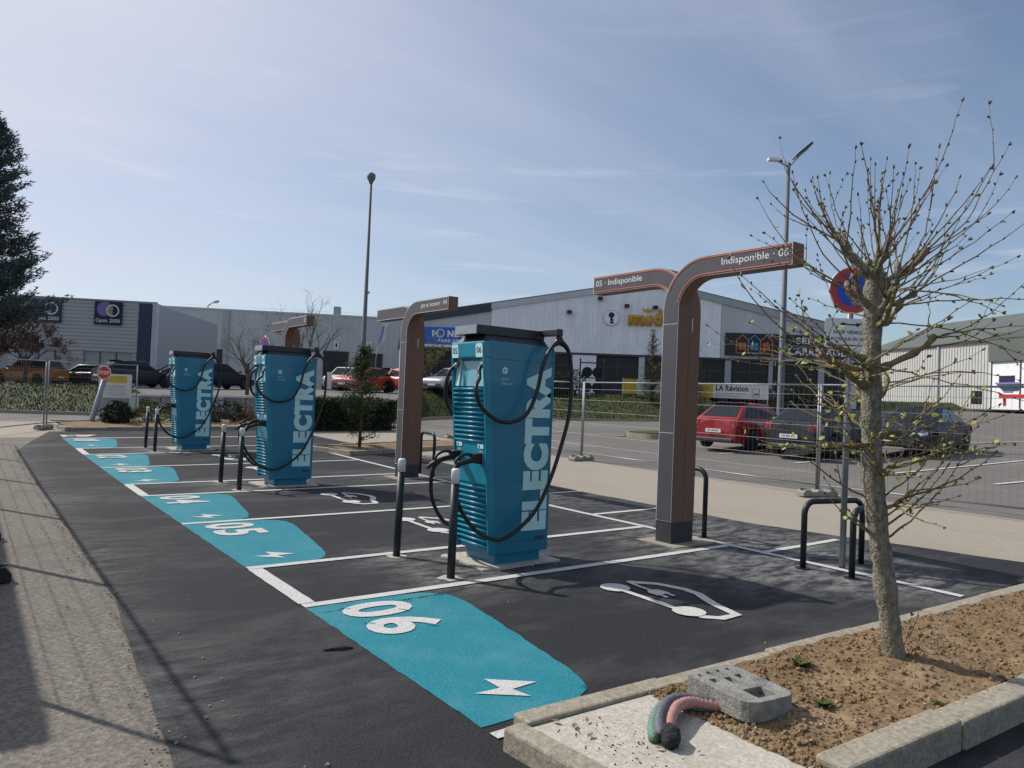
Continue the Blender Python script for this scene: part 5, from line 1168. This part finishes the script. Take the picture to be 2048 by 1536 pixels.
car('black off-roader beside the side wall of the garage', 'car_black', up_at(786, 55, .1), cam_h(.1, 1), 'suv', None, G2)
car('red car behind the totem marked 04', 'car_coral', up_at(823, 44), cam_h(.75, -.66), 'small', None, G2)
car('silver car behind the charger marked 05 and 06', 'car_silver', up_at(905, 42.8), cam_h(-.5, -.85), 'hatch', None, G2)

# ================================================================== vegetation
rv = random.Random(21)
def rvec(k=1): return Vector((rv.uniform(-1, 1), rv.uniform(-1, 1), rv.uniform(-1, 1)))*k
# ---- pruned young lime tree in the bed
TD = 4.72
base = gz2(1788, 1322, .13); TD = dep(base.x, base.y)
tree = thing('lime_tree', 'young pollarded tree with long budding shoots in the soil bed', 'tree', (base.x, base.y, 0))
O = Vector((base.x, base.y, 0))
TP = [PD(px, py, TD)-O for px, py in ((1792, 1345), (1788, 1310), (1779, 1240), (1768, 1150), (1756, 1060), (1747, 980), (1743, 900), (1743, 820), (1744, 740), (1745, 660), (1748, 590), (1752, 545))]
TPs = smooth_path(TP, 4); nT = len(TPs)
def trad(i):
    u = i/(nT-1); return (.076+.055*max(0, 1-u/.10)**2-.014*u)*(1+.06*math.sin(i*1.9)+.05*math.sin(i*.7))*(1 if u < .9 else 1.15)
b = MB().use('bark', True); b.tube(TPs, [trad(i)*.86 for i in range(nT)], 14)
for v in range(len(b.v)):
    q = Vector(b.v[v]); nz = mnoise.noise(q*9)*.012+mnoise.noise(q*25)*.005; c = min(TPs, key=lambda p: (p-q).length); d = (q-c); d.z = 0
    if d.length > 1e-4: b.v[v] = tuple(q+d.normalized()*nz)
trunk = b.build('trunk', tree)
buds = MB().use('bud', True); leaves = MB().use('young_leaf')
def add_leaf(p, s_):
    a = rvec().normalized(); c = a.orthogonal().normalized(); n_ = a.cross(c)
    leaves.poly([p, p+a*s_*.35+c*s_*.42, p+a*s_*.8+c*s_*.38, p+a*s_*1.1+n_*s_*.1, p+a*s_*.8-c*s_*.38, p+a*s_*.35-c*s_*.42])
def shoot(mb, P, d, length, r, grav, leafy, wig=.10):
    n_ = max(5, int(length/.075)); st = length/n_; path = [P.copy()]; d = d.normalized(); sd = 1
    for i in range(n_):
        sd = -sd; zg = d.orthogonal().normalized()*(.10*sd); d0 = (d+Vector((0, 0, grav))*st*2.6+rvec(wig)).normalized(); P = P+(d0+zg).normalized()*st; d = d0; path.append(P.copy())
        if i > 0 and rv.random() < .8:
            side = d.orthogonal().normalized(); side = side*math.cos(i*2.6)+d.cross(side)*math.sin(i*2.6); bd = (d*.8+side*.7).normalized(); s_ = rv.uniform(.007, .015)
            buds.ell(P+bd*s_*.9, (s_*.48, s_), bd, 5, 3)
            if leafy and rv.random() < leafy: add_leaf(P+bd*s_, rv.uniform(.022, .042))
    buds.ell(P+d*.010, (.006, .014), d, 5, 3)
    mb.tube(path, [r*(1-.72*i/n_) for i in range(n_+1)], 5)
    if length > .5 and rv.random() < .55:
        k = rv.randrange(n_//3, n_-1); side = rvec(); side -= d*side.dot(d); shoot(mb, path[k], (d+side.normalized()*.7), length*rv.uniform(.25, .5), r*.6, grav, leafy, wig)
limbs = []
def limb(u, az_, el_, length, r, nsh, up_, shl, leafy, mossy=True):
    """knuckled limb leaving the trunk at height fraction u, then a burst of shoots"""
    P = TPs[min(nT-1, int(u*(nT-1)))].copy(); d = Vector((math.cos(az_)*math.cos(el_), math.sin(az_)*math.cos(el_), math.sin(el_))); path = [P]; n_ = 7
    for i in range(n_): d = (d+rvec(.22)+Vector((0, 0, .10))).normalized(); path.append(path[-1]+d*length/n_)
    b = MB().use('bark_moss' if mossy else 'bark', True); rad = [r*(1-.35*i/n_)*(1+.25*math.sin(i*2.3+az_)) for i in range(n_)]+[r*1.0]; b.tube(smooth_path(path, 2), [rad[min(n_, i//2)] for i in range(2*n_+1)], 8)
    b.ell(path[-1], (r*.95, r*1.1), d, 8, 5); lm = b.build('limb', tree); tw = MB().use('twig', True)
    for k in range(nsh):
        q = path[rv.choice((n_, n_, n_-1, n_-2, 3, 4))]; a2 = az_+rv.uniform(-1.3, 1.3); e2 = up_+rv.uniform(-.35, .35); dd = Vector((math.cos(a2)*math.cos(e2), math.sin(a2)*math.cos(e2), math.sin(e2)))
        shoot(tw, q.copy(), dd, shl*rv.uniform(.55, 1.15), rv.uniform(.0042, .0075), rv.uniform(.25, .8) if up_ > .2 else rv.uniform(-.15, .5), leafy)
    stuff(tw.build('shoots', lm))
# crown: upper limbs with tall upright shoots
azr = math.atan2(rth.y, rth.x)
for k in range(10): limb(rv.uniform(.84, .99), azr+2*math.pi*k/10+rv.uniform(-.25, .25), rv.uniform(.15, .6), rv.uniform(.25, .42), rv.uniform(.020, .032), 5, .50, .74, .03, False)
for k in range(4): limb(.99, rv.uniform(0, 6.28), 1.0, rv.uniform(.10, .2), .026, 3, .95, .62, .0, False)
for k in range(9): limb(rv.uniform(.66, .86), azr+2*math.pi*k/9+.3+rv.uniform(-.3, .3), rv.uniform(.0, .4), rv.uniform(.20, .42), rv.uniform(.016, .025), 5, .20, .84, .25)
for k in range(9): limb(rv.uniform(.42, .66), azr+2*math.pi*k/8+rv.uniform(-.4, .4), rv.uniform(-.1, .3), rv.uniform(.12, .30), rv.uniform(.011, .018), 6, .10, .60, .55)
# low shoots
tw = MB().use('twig', True)
for u, dr, dz, l in ((.36, 1, .55, .85), (.37, 1, .75, .75), (.40, .95, .35, .8), (.35, -.9, .8, .5), (.36, -1, .5, .45), (.44, -1, .1, .6), (.44, 1, .4, 1.0)):
    d = Vector((rth.x, rth.y, 0))*dr+Vector((0, 0, dz))+rvec(.25); shoot(tw, TPs[int(u*(nT-1))].copy(), d, l, .008, .35, .25, .06)
for a_ in range(5): shoot(tw, TPs[int(rv.uniform(.05, .2)*(nT-1))]+rvec(.02)+Vector((rth.x, rth.y, 0))*rv.choice((-.08, .08)), Vector((0, 0, 1))+rvec(.5), rv.uniform(.12, .3), .003, .5, .0)
stuff(tw.build('low_shoots', trunk)); stuff(buds.build('buds', tree)); stuff(leaves.build('young_leaves', tree))

# ---- generic plants
def foliage(mb, c, rad, n_, s_, shell=.45, flat=.0, hole=.15):
    c = Vector(c)
    for i in range(n_):
        d = rvec()
        while d.length > 1 or d.length < 1e-3: d = rvec()
        rr_ = d.length; d = d.normalized()*(rr_**shell)
        k = 1+.35*mnoise.noise(Vector((d.x*2.1+c.x, d.y*2.1+c.y, d.z*2.1+c.z))); p = c+Vector((d.x*rad[0]*k, d.y*rad[1]*k, d.z*rad[2]*k))
        if mnoise.noise(p*(1.4/max(rad)*2.2)) < -hole-.1: continue
        a = rvec().normalized(); e = a.orthogonal().normalized(); q = s_*rv.uniform(.6, 1.3)
        mb.poly([p-a*q, p+e*q*.5, p+a*q, p-e*q*.5])
def bush(name, label, P, rad, n_, s_, m, cat='shrub', group=None, stem=True):
    t = thing(name, label, cat, P, 0, group); b = MB().use(m); foliage(b, (0, 0, rad[2]*.95), rad, n_, s_); stuff(b.build('foliage', t))
    b = MB().use('dark_wood', True)
    for k in range(4): b.tube([(0, 0, -.05), (rv.uniform(-.3, .3)*rad[0], rv.uniform(-.3, .3)*rad[1], rad[2]*.7), (rv.uniform(-.6, .6)*rad[0], rv.uniform(-.6, .6)*rad[1], rad[2]*1.3)], [.03, .02, .008], 5)
    b.build('stems', t); return t
def bare_branches(mb, P, d, length, r, depth, tips=None):
    n_ = 5; path = [P]
    for i in range(n_): d = (d+rvec(.22)+Vector((0, 0, .06))).normalized(); path.append(path[-1]+d*length/n_)
    mb.tube(path, [r*(1-.55*i/n_) for i in range(n_+1)], 5 if depth > 1 else 3)
    if tips is not None and depth <= 1: tips.extend(path[2:])
    if depth > 0:
        for k in range(3 if depth > 1 else 4):
            q = path[rv.choice((2, 3, 4, 5))]; s_ = rvec(); s_ = (s_-d*s_.dot(d)).normalized(); bare_branches(mb, q, (d+s_*.8).normalized(), length*rv.uniform(.5, .75), r*.5, depth-1, tips)
def bare_tree(label, P, h, spread, m_leaf=None, n_leaf=0, s_leaf=.1, trunk_h=.3, group=None, name='bare_tree', r=.09):
    t = thing(name, label, 'tree', P, 0, group); b = MB().use('dark_wood', True); b.tube([(0, 0, -.2), (.03, .02, h*trunk_h), (0, .05, h*trunk_h*1.6)], [r, r*.8, r*.6], 8); b.build('trunk', t); b = MB().use('dark_wood', True); tips = []
    for k in range(8):
        a = 2*math.pi*k/8+rv.uniform(-.3, .3); e = rv.uniform(.5, 1.2); bare_branches(b, Vector((0, 0, h*trunk_h*rv.uniform(.8, 1.5))), Vector((math.cos(a)*math.cos(e)*spread, math.sin(a)*math.cos(e)*spread, math.sin(e))).normalized(), h*.40, r*.38, 3, tips)
    stuff(b.build('crown', t))
    if n_leaf:
        b = MB().use(m_leaf)
        for i in range(n_leaf):
            p = rv.choice(tips)+rvec(s_leaf*2); a = rvec().normalized(); e = a.orthogonal().normalized(); q = s_leaf*rv.uniform(.6, 1.3); b.poly([p-a*q, p+e*q*.6, p+a*q, p-e*q*.6])
        stuff(b.build('foliage', t))
    return t
# evergreen shrub on the soil island
p = GH(718, 903); t = thing('evergreen_shrub', 'ragged upright evergreen shrub in the soil island', 'shrub', p); hs = 2.75
b = MB().use('dark_wood', True); b.tube([(0, 0, -.1), (.02, 0, .8), (.0, .02, 1.8), (.02, 0, hs)], [.05, .04, .03, .01], 8); b.build('trunk', t)
b = MB().use('leaf_green'); w_ = MB().use('dark_wood', True)
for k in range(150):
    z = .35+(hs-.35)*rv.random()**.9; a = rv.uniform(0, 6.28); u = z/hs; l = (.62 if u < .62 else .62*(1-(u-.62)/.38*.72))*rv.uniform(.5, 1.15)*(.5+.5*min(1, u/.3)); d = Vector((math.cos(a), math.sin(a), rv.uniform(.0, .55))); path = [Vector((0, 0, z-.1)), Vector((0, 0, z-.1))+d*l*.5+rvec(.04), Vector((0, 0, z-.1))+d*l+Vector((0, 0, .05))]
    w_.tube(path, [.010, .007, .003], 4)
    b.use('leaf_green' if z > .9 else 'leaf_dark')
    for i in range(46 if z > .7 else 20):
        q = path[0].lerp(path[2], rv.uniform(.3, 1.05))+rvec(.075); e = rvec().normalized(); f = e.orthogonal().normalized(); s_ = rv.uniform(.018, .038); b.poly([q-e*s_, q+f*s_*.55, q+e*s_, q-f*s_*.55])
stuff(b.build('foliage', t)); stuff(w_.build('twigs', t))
# trimmed dark hedge along the far kerb
P, Q = GH(560, 859), GH(772, 858); n_ = 6
for k in range(n_):
    c = P.lerp(Q, (k+.5)/n_); c.z = H(c.x, c.y); ln = (Q-P).length/n_
    t = thing('hedge_bush', ['dark clipped hedge bush at the end beside the 03 and 04 charger', 'dark clipped hedge bush second from the 03 and 04 charger', 'dark clipped hedge bush third from the 03 and 04 charger', 'dark clipped hedge bush just before the evergreen shrub', 'dark clipped hedge bush behind the evergreen shrub', 'dark clipped hedge bush nearest the totem marked 04'][k], 'hedge', c, math.atan2((Q-P).y, (Q-P).x), 'clipped hedge along the far kerb'); b = MB().use('leaf_dark')
    for i in range(2600):
        b.use('leaf_dark' if rv.random() < .72 else 'leaf_green'); q = Vector((rv.uniform(-.55, .55)*ln, rv.uniform(-.6, .6), rv.uniform(.05, 1.12))); w = rv.choice((0, 1, 2))
        if w == 0: q.z = 1.05+rv.gauss(0, .06)
        elif w == 1: q.y = -.6+rv.gauss(0, .06)
        a = rvec().normalized(); e = a.orthogonal().normalized(); s_ = rv.uniform(.03, .06); b.poly([q-a*s_, q+e*s_*.6, q+a*s_, q-e*s_*.6])
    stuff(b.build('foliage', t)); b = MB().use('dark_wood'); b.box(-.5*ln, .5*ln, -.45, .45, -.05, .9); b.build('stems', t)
for px, py, rad, n_, m, lab in ((234, 853, (.46, .45, .42), 2400, 'leaf_dark', 'round dark bush at the foot of the stop sign'), (300, 850, (.6, .5, .4), 1500, 'leaf_olive', 'sparse olive bush behind the first bollards'), (440, 852, (.9, .5, .48), 2200, 'leaf_dark', 'dark low bush right of the first charger'), (487, 852, (.35, .35, .42), 500, 'leaf_red', 'small reddish shrub beside the middle charger'), (380, 850, (.7, .5, .4), 1400, 'leaf_dark', 'dark bush hidden behind the first charger')):
    p = GH(px, py); bush('bush', lab, p, rad, n_, .045, m, group='bushes on the planted verge')
# trees behind
def upl(px, D): p = up_at(px, D); return p-Vector((0, 0, .02))
bare_tree('leafless spreading tree behind the far totem', upl(612, 37), 4.9, 1.2, name='bare_tree', r=.1, group='trees on the upper car park')
bare_tree('leafless tree rising left of the middle charger', upl(494, 35), 3.2, .9, 'leaf_olive', 260, .03, name='bare_tree', r=.1, group='trees on the upper car park')
bare_tree('thin young tree with yellow green leaves behind the 04 totem', upl(860, 43), 2.7, .75, 'leaf_olive', 1100, .05, r=.07, name='young_tree', group='trees on the upper car park')
bare_tree('red leaved tree before the optician shop', upl(48, 44.5), 3.9, 1.2, 'leaf_red', 2600, .07, .28, r=.12, name='red_leaved_tree', group='trees on the upper car park')
for px, D, lab in ((1303, 43.4, 'slim feathery conifer left of the 06 totem'), (1386, 43.6, 'slim feathery conifer right of the 06 totem')):
    t = thing('slim_conifer', lab, 'tree', upl(px, D)-Vector((0, 0, .3)), 0, 'slim conifers before the garage'); hh = 4.7; b = MB().use('dark_wood', True); b.tube([(0, 0, -.3), (0, 0, hh)], [.06, .012], 6); b.build('trunk', t); b = MB().use('leaf_dark'); w_ = MB().use('dark_wood')
    for k in range(240):
        z = rv.uniform(.2, hh); u = z/hh; a = rv.uniform(0, 6.28); l = (1.15*(1-u)**.8+.15)*rv.uniform(.5, 1.1); d = Vector((math.cos(a), math.sin(a), .75)).normalized(); p0 = Vector((0, 0, z)); w_.tube([p0, p0+d*l], [.010, .004], 3)
        b.use('leaf_dark' if rv.random() < .75 else 'leaf_olive')
        for i in range(int(30*(1-u)+3)): q = p0+d*l*rv.random()+rvec(.09); e = (d+rvec(.7)).normalized(); f = e.orthogonal().normalized(); s_ = rv.uniform(.04, .08); b.poly([q-e*s_, q+f*s_*.3, q+e*s_, q-f*s_*.3])
    stuff(b.build('crown', t)); stuff(w_.build('branches', t))
for px, D, rad, lab in ((1115, 44.5, (1.1, .7, .75), 'dark shrub at the corner of the garage forecourt'), (1150, 45.2, (.8, .6, .8), 'dark shrub beside the tyre rack'), (1095, 44.8, (.7, .6, .6), 'low green shrub behind the big charger'), (1625, 47, (1.0, .7, .8), 'dark shrub before the tile shop')):
    bush('bush', lab, upl(px, D), rad, 1500, .07, 'leaf_dark', group='shrubs before the garage')
p = GH(1318, 874); t = thing('grass_island', 'small kerbed grass island left of the red hatchback', 'verge', (p.x, p.y, H(p.x, p.y)))
Pi = rounded([(-.9, -.6), (4.2, -.5), (4.2, 2.2), (-.9, 1.2)], [.6, .3, .3, .6], 6)
b = MB().use('kerb_concrete'); b.prism([(q.x, q.y, .12) for q in Pi], (0, 0, .3)); b.build('kerb', t); b = MB().use('grass_ground'); b.prism([(q.x*.93+.1, q.y*.88+.06, .16) for q in Pi], (0, 0, .03)); b.build('turf', t)
# big dark cedar
P = upl(-54, 46); t = thing('cedar_tree', 'tall dark evergreen tree towering over the optician shop', 'tree', P); hh = 17.2
b = MB().use('dark_wood', True); b.tube([(0, 0, -.3), (0, 0, hh*.5), (.1, 0, hh)], [.45, .28, .04], 10); b.build('trunk', t); b = MB().use('needles'); w_ = MB().use('dark_wood', True)
for k in range(330):
    z = 2.0+(hh-2.0)*rv.random()**.95; u = z/hh; a = rv.uniform(0, 6.28); l = (5.9*(1-u)**.62)*(.72+.4*mnoise.noise(Vector((a*1.2, z*.55, 3))))*rv.uniform(.75, 1.1)*min(1, .5+u*1.9)+.3
    d = Vector((math.cos(a), math.sin(a), .12)); n_ = 9; path = []
    for i in range(n_+1): s_ = i/n_; path.append(Vector((0, 0, z))+Vector((d.x, d.y, 0))*l*s_+Vector((0, 0, l*(-.16*math.sin(s_*2.2)+.34*s_*s_))))
    w_.tube(path, [.06*(1-s_/(n_+1)) for s_ in range(n_+1)], 4)
    for i in range(int(26+34*l)):
        s_ = rv.random()**.6; j = min(n_-1, int(s_*n_)); q = path[j].lerp(path[j+1], s_*n_-j)+rvec(.32)*(1.1-.4*s_); e = (Vector((d.x, d.y, .55))+rvec(.75)).normalized(); f = e.orthogonal().normalized(); m_ = rv.uniform(.16, .36); b.poly([q-f*.045, q+e*m_, q+f*.045])
        if rv.random() < .6: g = e.cross(f); b.poly([q-g*.05, q+(e+rvec(.4)).normalized()*m_*.9, q+g*.05])
stuff(b.build('crown', t)); stuff(w_.build('branches', t))
